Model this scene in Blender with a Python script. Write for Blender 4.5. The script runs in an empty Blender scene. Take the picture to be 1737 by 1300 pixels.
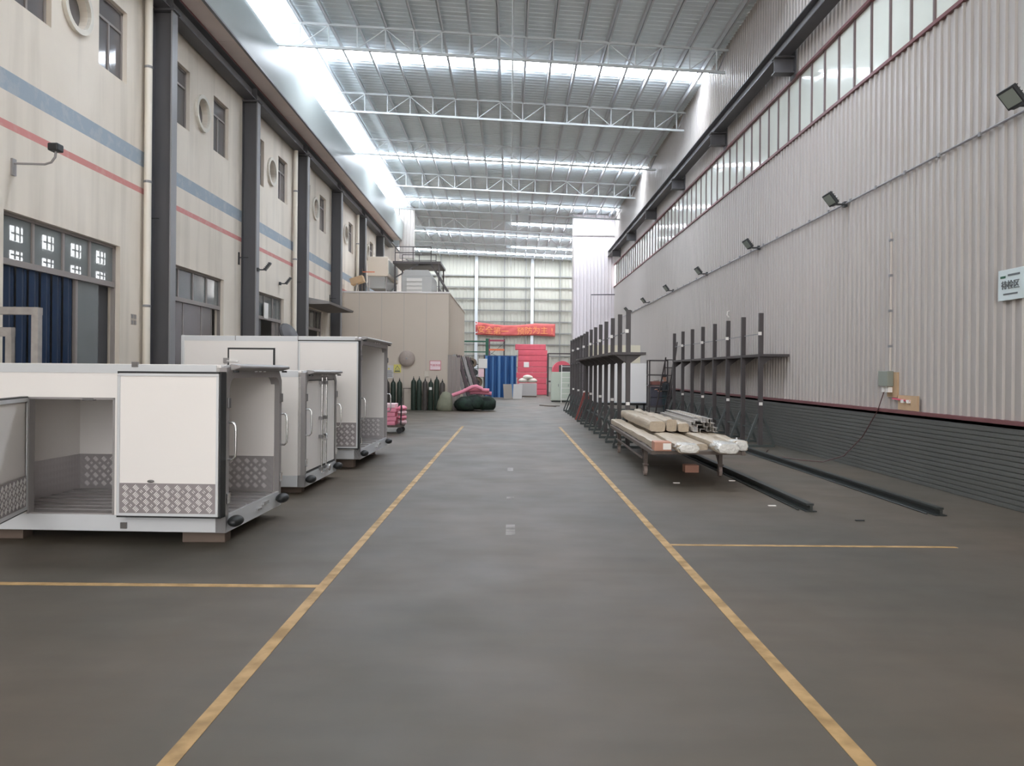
import bpy, bmesh, math, random
from mathutils import Vector, Matrix
random.seed(7)
SC = bpy.context.scene
COL = SC.collection
PI = math.pi

# ------------------------------------------------------------------ camera
H = 1.70
F = 1300.0
ROLL = 0.0087
cd = bpy.data.cameras.new('camera'); cam = bpy.data.objects.new('camera', cd); COL.objects.link(cam)
cd.sensor_fit = 'HORIZONTAL'; cd.sensor_width = 36.0; cd.lens = 36.0 * F / 1737.0
cd.shift_x = 3.5 / 1737.0; cd.shift_y = -18.0 / 1737.0
cd.clip_end = 300
cam.matrix_world = Matrix.Translation((0, 0, H)) @ Matrix.Rotation(PI / 2, 4, 'X') @ Matrix.Rotation(ROLL, 4, 'Z')
SC.camera = cam

# ------------------------------------------------------------------ world: even overcast sky
w = bpy.data.worlds.new('world'); SC.world = w; w.use_nodes = True
nt = w.node_tree; bg = nt.nodes['Background']
tc = nt.nodes.new('ShaderNodeTexCoord'); sp = nt.nodes.new('ShaderNodeSeparateXYZ'); rp = nt.nodes.new('ShaderNodeValToRGB')
nt.links.new(tc.outputs['Generated'], sp.inputs[0]); nt.links.new(sp.outputs['Z'], rp.inputs[0]); nt.links.new(rp.outputs[0], bg.inputs[0])
rp.color_ramp.elements[0].position = 0.0; rp.color_ramp.elements[0].color = (.55, .54, .52, 1)
rp.color_ramp.elements[1].position = 0.02; rp.color_ramp.elements[1].color = (.97, .96, .97, 1)
bg.inputs[1].default_value = 3.0
SKYLIGHT_POWER = 15.0
STRIP_POWER = 2.8
vs = SC.view_settings
SC.display_settings.display_device = 'sRGB'
vs.view_transform = 'Standard'; vs.look = 'None'; vs.gamma = 1.0; vs.use_curve_mapping = False; vs.exposure = 1.1

sun_d = bpy.data.lights.new('bounce_sun', 'SUN'); sun_d.energy = 10.0; sun_d.angle = math.radians(8); sun_d.color = (1, .97, .93)
bounce_sun = bpy.data.objects.new('bounce_sun', sun_d); COL.objects.link(bounce_sun)
bounce_sun.rotation_euler = (math.radians(-38), 0, 0)      # added to light the unseen ground behind the viewer, for bounce onto the roof

# ------------------------------------------------------------------ materials
def lin(c):
    c = c / 255.0
    return c / 12.92 if c <= .04045 else ((c + .055) / 1.055) ** 2.4
def rgb(r, g, b): return (lin(r), lin(g), lin(b), 1.0)
MC = {}
def mat(name, col, rough=.6, metal=0.0, noise=0.0, scale=3.0, stretch=(1, 1, 1), bump=0.0, bscale=30.0, alpha=1.0, emit=0.0, spec=.5, col2=None):
    if name in MC: return MC[name]
    m = bpy.data.materials.new(name); m.use_nodes = True; MC[name] = m
    n = m.node_tree.nodes; l = m.node_tree.links; p = n['Principled BSDF']
    c = rgb(*col)
    p.inputs['Base Color'].default_value = c; p.inputs['Roughness'].default_value = rough
    p.inputs['Metallic'].default_value = metal; p.inputs['Alpha'].default_value = alpha
    p.inputs['Specular IOR Level'].default_value = spec
    if emit:
        p.inputs['Emission Color'].default_value = c; p.inputs['Emission Strength'].default_value = emit
    if noise or bump:
        t = n.new('ShaderNodeTexCoord'); mp = n.new('ShaderNodeMapping'); mp.inputs['Scale'].default_value = stretch
        l.new(t.outputs['Object'], mp.inputs[0])
    if noise:
        nz = n.new('ShaderNodeTexNoise'); nz.inputs['Scale'].default_value = scale; nz.inputs['Detail'].default_value = 5
        l.new(mp.outputs[0], nz.inputs['Vector'])
        r = n.new('ShaderNodeValToRGB'); l.new(nz.outputs[0], r.inputs[0])
        r.color_ramp.elements[0].position = .3; r.color_ramp.elements[1].position = .7
        d = rgb(*col2) if col2 else tuple(v * (1 - noise) for v in c[:3]) + (1,)
        r.color_ramp.elements[0].color = d; r.color_ramp.elements[1].color = c
        l.new(r.outputs[0], p.inputs['Base Color'])
    if bump:
        bz = n.new('ShaderNodeTexNoise'); bz.inputs['Scale'].default_value = bscale
        l.new(mp.outputs[0], bz.inputs['Vector'])
        bp = n.new('ShaderNodeBump'); bp.inputs['Strength'].default_value = bump; bp.inputs['Distance'].default_value = .02
        l.new(bz.outputs[0], bp.inputs['Height']); l.new(bp.outputs[0], p.inputs['Normal'])
    return m

def plaster():
    """cream plaster with the painted blue and red bands and grey run-off stains"""
    m = bpy.data.materials.new('cream_plaster'); m.use_nodes = True
    n = m.node_tree.nodes; l = m.node_tree.links; p = n['Principled BSDF']; p.inputs['Roughness'].default_value = .75
    t = n.new('ShaderNodeTexCoord'); s = n.new('ShaderNodeSeparateXYZ'); l.new(t.outputs['Object'], s.inputs[0])
    def noise(scale, st):
        mp = n.new('ShaderNodeMapping'); mp.inputs['Scale'].default_value = st; l.new(t.outputs['Object'], mp.inputs[0])
        z = n.new('ShaderNodeTexNoise'); z.inputs['Scale'].default_value = scale; z.inputs['Detail'].default_value = 6; l.new(mp.outputs[0], z.inputs['Vector']); return z
    def ramp(src, a, b, ca, cb):
        r = n.new('ShaderNodeValToRGB'); r.color_ramp.elements[0].position = a; r.color_ramp.elements[1].position = b
        r.color_ramp.elements[0].color = ca; r.color_ramp.elements[1].color = cb; l.new(src, r.inputs[0]); return r
    base = ramp(noise(.5, (1, 1, 1)).outputs[0], .3, .7, rgb(218, 207, 192), rgb(232, 222, 208))
    streak = ramp(noise(1.0, (1, 2.2, .18)).outputs[0], .48, .72, (1, 1, 1, 1), (.66, .65, .63, 1))
    mx = n.new('ShaderNodeMix'); mx.data_type = 'RGBA'; mx.blend_type = 'MULTIPLY'; mx.inputs[0].default_value = .6
    l.new(base.outputs[0], mx.inputs[6]); l.new(streak.outputs[0], mx.inputs[7])
    cur = mx.outputs[2]
    fade = ramp(noise(6, (1, 1, 1)).outputs[0], .35, .5, (.8, .8, .8, 1), (.95, .95, .95, 1))
    for z0, z1, c in ((5.95, 6.27, rgb(150, 163, 174)), (5.38, 5.50, rgb(205, 133, 128))):
        g = n.new('ShaderNodeMath'); g.operation = 'GREATER_THAN'; g.inputs[1].default_value = z0; l.new(s.outputs['Z'], g.inputs[0])
        h = n.new('ShaderNodeMath'); h.operation = 'LESS_THAN'; h.inputs[1].default_value = z1; l.new(s.outputs['Z'], h.inputs[0])
        k = n.new('ShaderNodeMath'); k.operation = 'MULTIPLY'; l.new(g.outputs[0], k.inputs[0]); l.new(h.outputs[0], k.inputs[1])
        k2 = n.new('ShaderNodeMath'); k2.operation = 'MULTIPLY'; l.new(k.outputs[0], k2.inputs[0]); l.new(fade.outputs[0], k2.inputs[1])
        m2 = n.new('ShaderNodeMix'); m2.data_type = 'RGBA'; l.new(k2.outputs[0], m2.inputs[0]); l.new(cur, m2.inputs[6]); m2.inputs[7].default_value = c
        cur = m2.outputs[2]
    l.new(cur, p.inputs['Base Color'])
    return m

def concrete():
    m = bpy.data.materials.new('floor_concrete'); m.use_nodes = True
    n = m.node_tree.nodes; l = m.node_tree.links; p = n['Principled BSDF']
    t = n.new('ShaderNodeTexCoord')
    def noise(scale, st, det=6):
        mp = n.new('ShaderNodeMapping'); mp.inputs['Scale'].default_value = st; l.new(t.outputs['Object'], mp.inputs[0])
        z = n.new('ShaderNodeTexNoise'); z.inputs['Scale'].default_value = scale; z.inputs['Detail'].default_value = det; l.new(mp.outputs[0], z.inputs['Vector']); return z
    r = n.new('ShaderNodeValToRGB'); l.new(noise(.35, (1, .6, 1)).outputs[0], r.inputs[0])
    r.color_ramp.elements[0].position = .3; r.color_ramp.elements[0].color = rgb(80, 77, 69)
    r.color_ramp.elements[1].position = .7; r.color_ramp.elements[1].color = rgb(101, 89, 76)
    r2 = n.new('ShaderNodeValToRGB'); l.new(noise(2.2, (.5, 1.6, 1)).outputs[0], r2.inputs[0])
    r2.color_ramp.elements[0].position = .35; r2.color_ramp.elements[0].color = (.86, .86, .86, 1)
    r2.color_ramp.elements[1].position = .62; r2.color_ramp.elements[1].color = (1, 1, 1, 1)
    mx = n.new('ShaderNodeMix'); mx.data_type = 'RGBA'; mx.blend_type = 'MULTIPLY'; mx.inputs[0].default_value = .8
    l.new(r.outputs[0], mx.inputs[6]); l.new(r2.outputs[0], mx.inputs[7]); l.new(mx.outputs[2], p.inputs['Base Color'])
    rr = n.new('ShaderNodeMapRange'); l.new(noise(1.3, (1, 1, 1)).outputs[0], rr.inputs[0]); rr.inputs[3].default_value = .42; rr.inputs[4].default_value = .7
    l.new(rr.outputs[0], p.inputs['Roughness']); p.inputs['Specular IOR Level'].default_value = .35
    return m

def diamond():
    """aluminium tread plate seen at a distance: small crossed lozenges as fine relief"""
    m = bpy.data.materials.new('tread_plate'); m.use_nodes = True; MC['tread'] = m
    n = m.node_tree.nodes; l = m.node_tree.links; p = n['Principled BSDF']
    p.inputs['Metallic'].default_value = .55; p.inputs['Roughness'].default_value = .38; p.inputs['Base Color'].default_value = rgb(176, 172, 172)
    t = n.new('ShaderNodeTexCoord'); mp = n.new('ShaderNodeMapping'); l.new(t.outputs['Object'], mp.inputs[0])
    mp.inputs['Rotation'].default_value = (0, PI / 4, 0)
    v = n.new('ShaderNodeTexVoronoi'); v.inputs['Scale'].default_value = 18; v.inputs['Randomness'].default_value = .15; l.new(mp.outputs[0], v.inputs['Vector'])
    b = n.new('ShaderNodeBump'); b.inputs['Strength'].default_value = .12; b.inputs['Distance'].default_value = .02; l.new(v.outputs['Distance'], b.inputs['Height'])
    l.new(b.outputs[0], p.inputs['Normal'])
    return m

def paint_worn(name, col):
    m = mat(name, col, .6); n = m.node_tree.nodes; l = m.node_tree.links; p = n['Principled BSDF']
    t = n.new('ShaderNodeTexCoord'); z = n.new('ShaderNodeTexNoise'); z.inputs['Scale'].default_value = 5; z.inputs['Detail'].default_value = 8
    l.new(t.outputs['Object'], z.inputs['Vector'])
    r = n.new('ShaderNodeMapRange'); r.inputs[1].default_value = .35; r.inputs[2].default_value = .6; r.inputs[3].default_value = .5; r.inputs[4].default_value = .82
    l.new(z.outputs[0], r.inputs[0]); l.new(r.outputs[0], p.inputs['Alpha'])
    return m

M_PLASTER = plaster(); M_FLOOR = concrete(); M_TREAD = diamond()
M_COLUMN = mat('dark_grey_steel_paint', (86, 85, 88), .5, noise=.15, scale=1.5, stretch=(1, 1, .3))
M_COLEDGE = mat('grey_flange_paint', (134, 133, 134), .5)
M_WHITESHEET = mat('white_corrugated_sheet', (180, 173, 167), .42, noise=.06, scale=.4, stretch=(1, 1, .4))
M_ENDSHEET = mat('far_wall_sheet', (178, 176, 164), .55, noise=.08, scale=.3)
M_ROOF = mat('roof_underside_sheet', (238, 247, 250), .5, noise=.05, scale=.3)
M_PURLIN = mat('galvanised_purlin', (222, 226, 230), .5, .05)
M_TRUSS = mat('white_truss_paint', (206, 211, 213), .5)
M_SKY = mat('skylight_sheet', (238, 245, 255), .4, emit=SKYLIGHT_POWER)
M_STRIP = mat('daylight_eave_sheet', (238, 245, 255), .4, emit=STRIP_POWER)
M_WINLIT = mat('window_lamp_glow', (250, 252, 255), .4, emit=5.0)
M_REDTRIM = mat('dark_red_trim', (116, 72, 73), .5)
M_SOFFIT = mat('pinkish_soffit', (240, 224, 216), .6, noise=.12, scale=.8)
M_FASCIA = mat('pale_fascia_panel', (172, 178, 174), .45, noise=.06, scale=.6)
M_WAINSCOT = mat('grey_painted_brick', (90, 90, 86), .6, noise=.12, scale=.8, bump=.2, bscale=20)
M_GLASSGREY = mat('grey_window_glass', (128, 134, 134), .07, alpha=.72, spec=.8)
M_GLASSDARK = mat('dim_window_glass', (118, 114, 114), .07, alpha=.85, spec=.8)
M_GLASSPALE = mat('pale_clerestory_glass', (232, 236, 226), .06, alpha=.92, spec=.9, noise=.12, scale=.7)
M_WINFRAME = mat('grey_brown_window_frame', (142, 134, 130), .5)
M_MULLION = mat('dark_mullion_paint', (112, 98, 98), .5)
M_CURTAIN = mat('dark_blue_strip_curtain', (24, 50, 82), .45, noise=.4, scale=4, stretch=(1, 1, .2))
M_ROOM = mat('dim_room_paint', (120, 118, 114), .8)
M_BLACK = mat('black_rubber', (34, 36, 37), .5)
M_BOXWHITE = mat('white_glossy_panel', (236, 232, 228), .32, noise=.02, scale=1)
M_BOXIN = mat('white_inner_panel', (226, 224, 218), .3)
M_ALU = mat('brushed_aluminium', (206, 208, 210), .4, .1)
M_ALUDARK = mat('dark_aluminium', (150, 146, 145), .4, .15)
M_CHROME = mat('polished_steel', (225, 225, 225), .18, .95)
M_STEEL = mat('dull_stainless', (130, 128, 128), .35, .7)
M_LOZ = mat('bright_tread_mark', (246, 243, 242), .35, .1)
M_TREADBG = mat('tread_background', (152, 145, 146), .42, .2, noise=.12, scale=8)
M_WOOD = mat('raw_timber', (104, 90, 80), .8, noise=.2, scale=3, stretch=(.4, 3, 3))
M_RACK = mat('brown_black_rack_paint', (72, 66, 66), .5, noise=.15, scale=3)
M_RACKGREEN = mat('dark_green_rack_paint', (64, 70, 68), .5)
M_YELLOW = paint_worn('worn_orange_yellow_paint', (196, 160, 108))
M_BOOTH = mat('beige_booth_panel', (204, 190, 174), .55, noise=.05, scale=.5)
M_GASG = mat('dark_green_cylinder_paint', (44, 58, 48), .45, noise=.2, scale=6)
M_GASB = mat('grey_brown_cylinder_paint', (82, 76, 72), .45, noise=.2, scale=6)
M_PINK = mat('pink_foam', (236, 146, 166), .7, noise=.08, scale=6)
M_PINKL = mat('pale_pink_foam', (244, 208, 214), .7, noise=.08, scale=6)
M_RED = mat('coral_red_foam', (222, 98, 112), .65, noise=.14, scale=3)
M_REDBANNER = mat('faded_red_cloth', (196, 92, 88), .7, noise=.08, scale=3)
M_GOLD = mat('orange_yellow_lettering', (226, 150, 92), .6)
M_BLUE = mat('blue_strip_plastic', (44, 86, 140), .4, noise=.3, scale=4, stretch=(1, 1, .2))
M_BLUE2 = mat('light_blue_strip_plastic', (96, 136, 182), .35)
M_GREEN = mat('dark_green_paint', (40, 92, 70), .5)
M_ORANGE = mat('orange_paint', (216, 112, 70), .5)
M_TARP = mat('camouflage_green_tarp', (40, 62, 50), .8, noise=.5, scale=5, col2=(22, 30, 28))
M_SACK = mat('grey_green_woven_sack', (138, 138, 118), .85, noise=.2, scale=5, bump=.5, bscale=14)
M_WHITEPIPE = mat('off_white_plastic_pipe', (220, 212, 198), .5)
M_WRAP = mat('cream_wrapping_film', (184, 168, 146), .4, noise=.18, scale=5, stretch=(3, .6, 3), bump=.5, bscale=12)
M_WRAPW = mat('milky_plastic_wrap', (222, 219, 212), .18, noise=.12, scale=9, bump=1.0, bscale=24)
M_WRAPG = mat('grey_aluminium_profile', (190, 184, 178), .4, .1, noise=.15, scale=4)
M_CARTBOARD = mat('brown_cardboard', (186, 138, 118), .8)
M_RUST = mat('rusty_cart_steel', (102, 90, 82), .65, noise=.3, scale=8)
M_WHEEL = mat('grey_rubber_wheel', (150, 134, 126), .7)
M_LABEL = mat('white_paper_label', (232, 228, 222), .7)
M_INK = mat('dark_grey_print', (96, 100, 102), .7)
M_REDINK = mat('red_print', (206, 90, 110), .7)
M_YSIGN = mat('yellow_sign_face', (216, 204, 110), .5)
M_SIGN = mat('pale_blue_white_sign', (206, 216, 216), .4)
M_FLOOD = mat('dark_floodlight_case', (52, 54, 56), .5)
M_LENS = mat('grey_green_lamp_lens', (140, 146, 138), .2)
M_GREYBOX = mat('grey_electrical_enclosure', (134, 138, 128), .5)
M_TAN = mat('tan_plywood', (194, 164, 130), .8, noise=.1, scale=5)
M_SKIN = mat('skin', (168, 124, 104), .6)
M_CLOTH = mat('black_work_clothes', (34, 38, 42), .85)
M_TROUSER = mat('dark_teal_trousers', (38, 54, 58), .85)
M_RAIL = mat('black_green_steel_rail', (46, 50, 48), .5, noise=.2, scale=3)
M_CABLE = mat('dark_red_brown_cable', (84, 54, 52), .5)
M_DUCT = mat('grey_galvanised_duct', (160, 160, 158), .45, .2)
M_BEIGE = mat('beige_metal_cabinet', (205, 192, 176), .5)
M_CABGREEN = mat('pale_green_cabinet_paint', (196, 204, 188), .5)
M_LAMPW = mat('small_white_lamp', (240, 240, 240), .3)

# ------------------------------------------------------------------ mesh builder
class B:
    def __init__(s): s.v = []; s.f = []; s.m = []; s.mi = 0
    def _add(s, vs_, fs):
        o = len(s.v); s.v += [tuple(v) for v in vs_]
        for f in fs: s.f.append(tuple(i + o for i in f)); s.m.append(s.mi)
        return s
    def box(s, x0, y0, z0, x1, y1, z1):
        if x0 > x1: x0, x1 = x1, x0
        if y0 > y1: y0, y1 = y1, y0
        if z0 > z1: z0, z1 = z1, z0
        return s._add([(x0, y0, z0), (x1, y0, z0), (x1, y1, z0), (x0, y1, z0), (x0, y0, z1), (x1, y0, z1), (x1, y1, z1), (x0, y1, z1)],
                      [(0, 3, 2, 1), (4, 5, 6, 7), (0, 1, 5, 4), (1, 2, 6, 5), (2, 3, 7, 6), (3, 0, 4, 7)])
    def bar(s, a, b, w_, d_, up=(0, 0, 1)):
        a = Vector(a); b = Vector(b); t = (b - a).normalized(); u = Vector(up)
        if abs(t.dot(u)) > .98: u = Vector((0, 1, 0))
        r = t.cross(u).normalized() * (w_ / 2); u = r.cross(t).normalized() * (d_ / 2)
        return s._add([a - r - u, a + r - u, a + r + u, a - r + u, b - r - u, b + r - u, b + r + u, b - r + u],
                      [(0, 1, 2, 3)[::-1], (4, 5, 6, 7), (0, 1, 5, 4), (1, 2, 6, 5), (2, 3, 7, 6), (3, 0, 4, 7)])
    def tube(s, pts, r, n=8, cap=True, radii=None):
        pts = [Vector(p) for p in pts]; k = len(pts); vs_ = []; prev = None
        for i, p in enumerate(pts):
            t = ((pts[min(i + 1, k - 1)] - p).normalized() + (p - pts[max(i - 1, 0)]).normalized()).normalized()
            if prev is None:
                u = Vector((0, 0, 1)) if abs(t.z) < .9 else Vector((0, 1, 0))
                e1 = t.cross(u).normalized()
            else:
                e1 = (prev - t * prev.dot(t)).normalized()
            prev = e1; e2 = t.cross(e1); rr = radii[i] if radii else r
            for j in range(n):
                a = 2 * PI * j / n; vs_.append(p + e1 * math.cos(a) * rr + e2 * math.sin(a) * rr)
        fs = []
        for i in range(k - 1):
            for j in range(n):
                j2 = (j + 1) % n; fs.append((i * n + j, i * n + j2, (i + 1) * n + j2, (i + 1) * n + j))
        if cap: fs.append(tuple(range(n))[::-1]); fs.append(tuple((k - 1) * n + j for j in range(n)))
        return s._add(vs_, fs)
    def lathe(s, c, prof, n=16):
        vs_ = []; fs = []; k = len(prof)
        for r, z in prof:
            for j in range(n):
                a = 2 * PI * j / n; vs_.append((c[0] + r * math.cos(a), c[1] + r * math.sin(a), c[2] + z))
        for i in range(k - 1):
            for j in range(n):
                j2 = (j + 1) % n; fs.append((i * n + j, i * n + j2, (i + 1) * n + j2, (i + 1) * n + j))
        fs.append(tuple(range(n))[::-1]); fs.append(tuple((k - 1) * n + j for j in range(n)))
        return s._add(vs_, fs)
    def prism(s, poly, d):
        """poly: list of 3-d points (a flat outline), extruded by vector d"""
        k = len(poly); d = Vector(d); vs_ = [Vector(p) for p in poly]; vs_ += [p + d for p in vs_]
        fs = [tuple(range(k))[::-1], tuple(range(k, 2 * k))] + [(i, (i + 1) % k, k + (i + 1) % k, k + i) for i in range(k)]
        return s._add(vs_, fs)
    def sheet(s, rows):
        """grid of points -> quads"""
        n = len(rows[0]); vs_ = [p for r in rows for p in r]
        fs = [(i * n + j, i * n + j + 1, (i + 1) * n + j + 1, (i + 1) * n + j) for i in range(len(rows) - 1) for j in range(n - 1)]
        return s._add(vs_, fs)
    def blob(s, c, rx, ry, rz, n=12, k=8, jit=0.0, flat=0.0):
        vs_ = []; fs = []
        for i in range(1, k):
            a = PI * i / k
            for j in range(n):
                b = 2 * PI * j / n; q = 1 + random.uniform(-jit, jit)
                z = math.cos(a) * rz * q
                if z < -rz * (1 - flat): z = -rz * (1 - flat)
                vs_.append((c[0] + math.sin(a) * math.cos(b) * rx * q, c[1] + math.sin(a) * math.sin(b) * ry * q, c[2] + z))
        top = len(vs_); vs_.append((c[0], c[1], c[2] + rz)); vs_.append((c[0], c[1], c[2] - rz * (1 - flat)))
        for i in range(k - 2):
            for j in range(n):
                j2 = (j + 1) % n; fs.append((i * n + j, (i + 1) * n + j, (i + 1) * n + j2, i * n + j2))
        for j in range(n):
            j2 = (j + 1) % n; fs.append((top, j, j2)); fs.append((top + 1, (k - 2) * n + j2, (k - 2) * n + j))
        return s._add(vs_, fs)
    def build(s, name, mats, parent=None, smooth=False, bevel=0.0):
        me = bpy.data.meshes.new(name); me.from_pydata(s.v, [], s.f)
        if not isinstance(mats, (list, tuple)): mats = [mats]
        for m in mats: me.materials.append(m)
        for p, i in zip(me.polygons, s.m): p.material_index = i
        if smooth:
            me.shade_smooth()
            try: me.set_sharp_from_angle(angle=math.radians(50))
            except Exception: pass
        me.update()
        o = bpy.data.objects.new(name, me); COL.objects.link(o)
        if parent: o.parent = parent
        if bevel:
            md = o.modifiers.new('bevel', 'BEVEL'); md.width = bevel; md.segments = 2; md.limit_method = 'ANGLE'
        return o

def tag(o, label=None, cat=None, group=None, kind=None):
    if label: o['label'] = label
    if cat: o['category'] = cat
    if group: o['group'] = group
    if kind: o['kind'] = kind
    return o
def thing(name, label, cat, loc=(0, 0, 0), rz=0.0, group=None, kind=None):
    o = bpy.data.objects.new(name, None); COL.objects.link(o); o.location = loc; o.rotation_euler = (0, 0, rz)
    o.empty_display_size = .1
    return tag(o, label, cat, group, kind)
def struct(name, label=None, loc=(0, 0, 0)):
    o = bpy.data.objects.new(name, None); COL.objects.link(o); o.location = loc; return tag(o, label=label, kind='structure')
def kids(o): return [c for c in COL.objects if c.parent == o]
def dup(o, parent=None, loc=None, rz=None, label=None, children=None):
    c = o.copy(); COL.objects.link(c)
    if parent: c.parent = parent
    if loc is not None: c.location = loc
    if rz is not None: c.rotation_euler = (0, 0, rz)
    if label: c['label'] = label
    for ch in (children if children is not None else list(o.children)): dup(ch, c)
    return c
def text_mesh(name, body, size, mtl, parent, loc, rot, sx=1.0, depth=.004):
    cu = bpy.data.curves.new(name, 'FONT'); cu.body = body; cu.size = size; cu.extrude = depth; cu.align_x = 'CENTER'; cu.align_y = 'CENTER'; cu.resolution_u = 2
    t = bpy.data.objects.new(name + '_src', cu); COL.objects.link(t)
    dg = bpy.context.evaluated_depsgraph_get(); me = bpy.data.meshes.new_from_object(t.evaluated_get(dg)); bpy.data.objects.remove(t)
    me.materials.clear(); me.materials.append(mtl)
    o = bpy.data.objects.new(name, me); COL.objects.link(o); o.location = loc; o.rotation_euler = rot; o.scale = (sx, 1, 1)
    if parent: o.parent = parent
    return o

SK = 0.06                                    # cross frames run slightly askew to the aisle
XL, XR = -7.75, 6.5
Y0, Y1, YF = -14.0, 48.0, 67.5
XFL, XFR = -11.0, 9.0
def roofz(x): return 11.85 - .03 * x
FRAMES = [17.1 + 5.53 * k for k in range(-4, 9)]

# ================================================================== SETTING
fl = B().box(-22, -14.2, -.2, 14, 70, 0).build('floor', M_FLOOR); tag(fl, kind='structure')
yd = B().box(-30, -76, -.25, 30, -14.2, .0).build('ground_bounce', mat('pale_bounce_ground', (214, 210, 204), .8)); tag(yd, kind='structure')  # added, unseen: pale ground that throws light up to the roof underside
def line(x0, y0, x1, y1): B().box(x0, y0, .0005, x1, y1, .003).build('painted_line', M_YELLOW, fl)
line(-1.50, -6, -1.42, 24); line(1.53, -6, 1.61, 24); line(-5.9, 6.0, -1.5, 6.075); line(1.61, 7.58, 4.45, 7.64)
mk = paint_worn('faint_white_paint', (150, 144, 136))
for y, hgt in ((8.0, .55), (13.2, .5), (10.3, .15)): B().box(-.03, y, .0005, .07, y + hgt, .002).build('faint_white_dash', mk, fl)

# ---- left wall with openings
WIN = []; ROUND = []; DOORS = []
for k in range(-3, 7):
    y = 5.55 * k
    WIN += [(11.82 + y, 12.87 + y, 7.42, 8.84), (14.35 + y, 15.4 + y, 7.42, 8.84)]; ROUND.append((13.6 + y, 8.1, .36))
for k in range(-2, 4):
    y = 5.5 * k; DOORS.append((11.7 + y, 15.2 + y, 0.0, 4.13))
YLW = 62.0
ys = {Y0, YLW}; zs = {0.0, 10.0}
sq = [(c - .42, c + .42, z - .42, z + .42) for c, z, r in ROUND]
holes = WIN + sq + DOORS
for a, b, c, d in holes: ys |= {round(a, 4), round(b, 4)}; zs |= {round(c, 4), round(d, 4)}
ys = sorted(ys); zs = sorted(zs); wb = B()
for i in range(len(ys) - 1):
    for j in range(len(zs) - 1):
        cy, cz = (ys[i] + ys[i + 1]) / 2, (zs[j] + zs[j + 1]) / 2
        if any(a < cy < b and c < cz < d for a, b, c, d in holes): continue
        wb._add([(XL, ys[i], zs[j]), (XL, ys[i + 1], zs[j]), (XL, ys[i + 1], zs[j + 1]), (XL, ys[i], zs[j + 1])], [(0, 1, 2, 3)])
TH = .24
for a, b, c, d in WIN + DOORS:
    wb._add([(XL, a, c), (XL, b, c), (XL, b, d), (XL, a, d), (XL - TH, a, c), (XL - TH, b, c), (XL - TH, b, d), (XL - TH, a, d)],
            [(0, 4, 5, 1), (1, 5, 6, 2), (2, 6, 7, 3), (3, 7, 4, 0)])
for (c, z, r), (a, b, e, g) in zip(ROUND, sq):
    n = 24; vs_ = []
    for j in range(n):
        t = 2 * PI * j / n; co, si = math.cos(t), math.sin(t); q = .42 / max(abs(co), abs(si))
        vs_ += [(XL, c + co * q, z + si * q), (XL, c + co * r, z + si * r), (XL - TH, c + co * r, z + si * r)]
    wb._add(vs_, [(3 * j, 3 * ((j + 1) % n), 3 * ((j + 1) % n) + 1, 3 * j + 1) for j in range(n)] + [(3 * j + 1, 3 * ((j + 1) % n) + 1, 3 * ((j + 1) % n) + 2, 3 * j + 2) for j in range(n)])
wl = wb.build('wall_left', M_PLASTER); tag(wl, kind='structure')
# rooms behind the left wall
rm = struct('wall_back_rooms')
B().box(-14.3, Y0, 0, -14.1, YLW, 10).build('room_rear_wall', M_ROOM, rm)
B().box(-14.2, Y0, 6.6, XL - TH - .02, YLW, 6.8).build('room_floor_slab', M_ROOM, rm)
B().box(-14.2, Y0, 9.95, XL, YLW, 10.1).build('room_ceiling', M_ROOM, rm)
for k in range(5): B().box(-14.1, 16.3 + 5.5 * k, 0, XL - TH - .02, 16.5 + 5.5 * k, 10).build('room_partition', M_ROOM, rm)
for y in (21.8, 23.3, 24.8, 26.3):
    for z0, z1 in ((5.3, 5.72), (4.78, 5.02)):
        f = B().box(-14.09, y - .27, z0, -14.06, y + .27, z1).build('window_lamp_glow', M_WINLIT, rm)
        g = B()
        for q in (-.11, .11): g.box(-14.05, y + q - .02, z0, -14.03, y + q + .02, z1)
        g.box(-14.05, y - .27, (z0 + z1) / 2 - .02, -14.03, y + .27, (z0 + z1) / 2 + .02); g.build('window_bars', M_ROOM, f)
B().box(-14.09, 26.0, 9.0, -14.06, 26.9, 9.6).build('window_lamp_glow', M_WINLIT, rm)  # added glow panel standing in for a ceiling lamp in the upper room
# remove partitions' view: the ground room beside the first doors is one open room
for o in list(COL.objects):
    if o.name.startswith('room_partition') and o.data.vertices[0].co.y < 30:
        bpy.data.objects.remove(o)

nwin = 0
def window_rect(y0, y1, z0, z1):
    global nwin; nwin += 1
    w_ = struct('window_%d' % nwin); x = XL - .14
    fr = B(); t = .05
    for a in ((y0, z0, y1, z0 + t), (y0, z1 - t, y1, z1), (y0, z0, y0 + t, z1), (y1 - t, z0, y1, z1)): fr.box(x, a[0], a[1], x + .05, a[2], a[3])
    fr.build('window_frame', M_WINFRAME, w_)
    zt = z1 - .42; ym = (y0 + y1) / 2
    B().box(x, y0 + t, zt - .025, x + .05, y1 - t, zt + .025).build('transom_bar', M_WINFRAME, w_)
    B().box(x, ym - .025, z0 + t, x + .05, ym + .025, zt - .025).build('mullion', M_WINFRAME, w_)
    for a, b, c, d in ((y0 + t, ym - .025, z0 + t, zt - .025), (ym + .025, y1 - t, z0 + t, zt - .025), (y0 + t, y1 - t, zt + .025, z1 - t)):
        B().box(x + .015, a, c, x + .025, b, d).build('pane', M_GLASSDARK, w_)
for a in WIN:
    if 5 < a[0] < 48: window_rect(*a)
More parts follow.
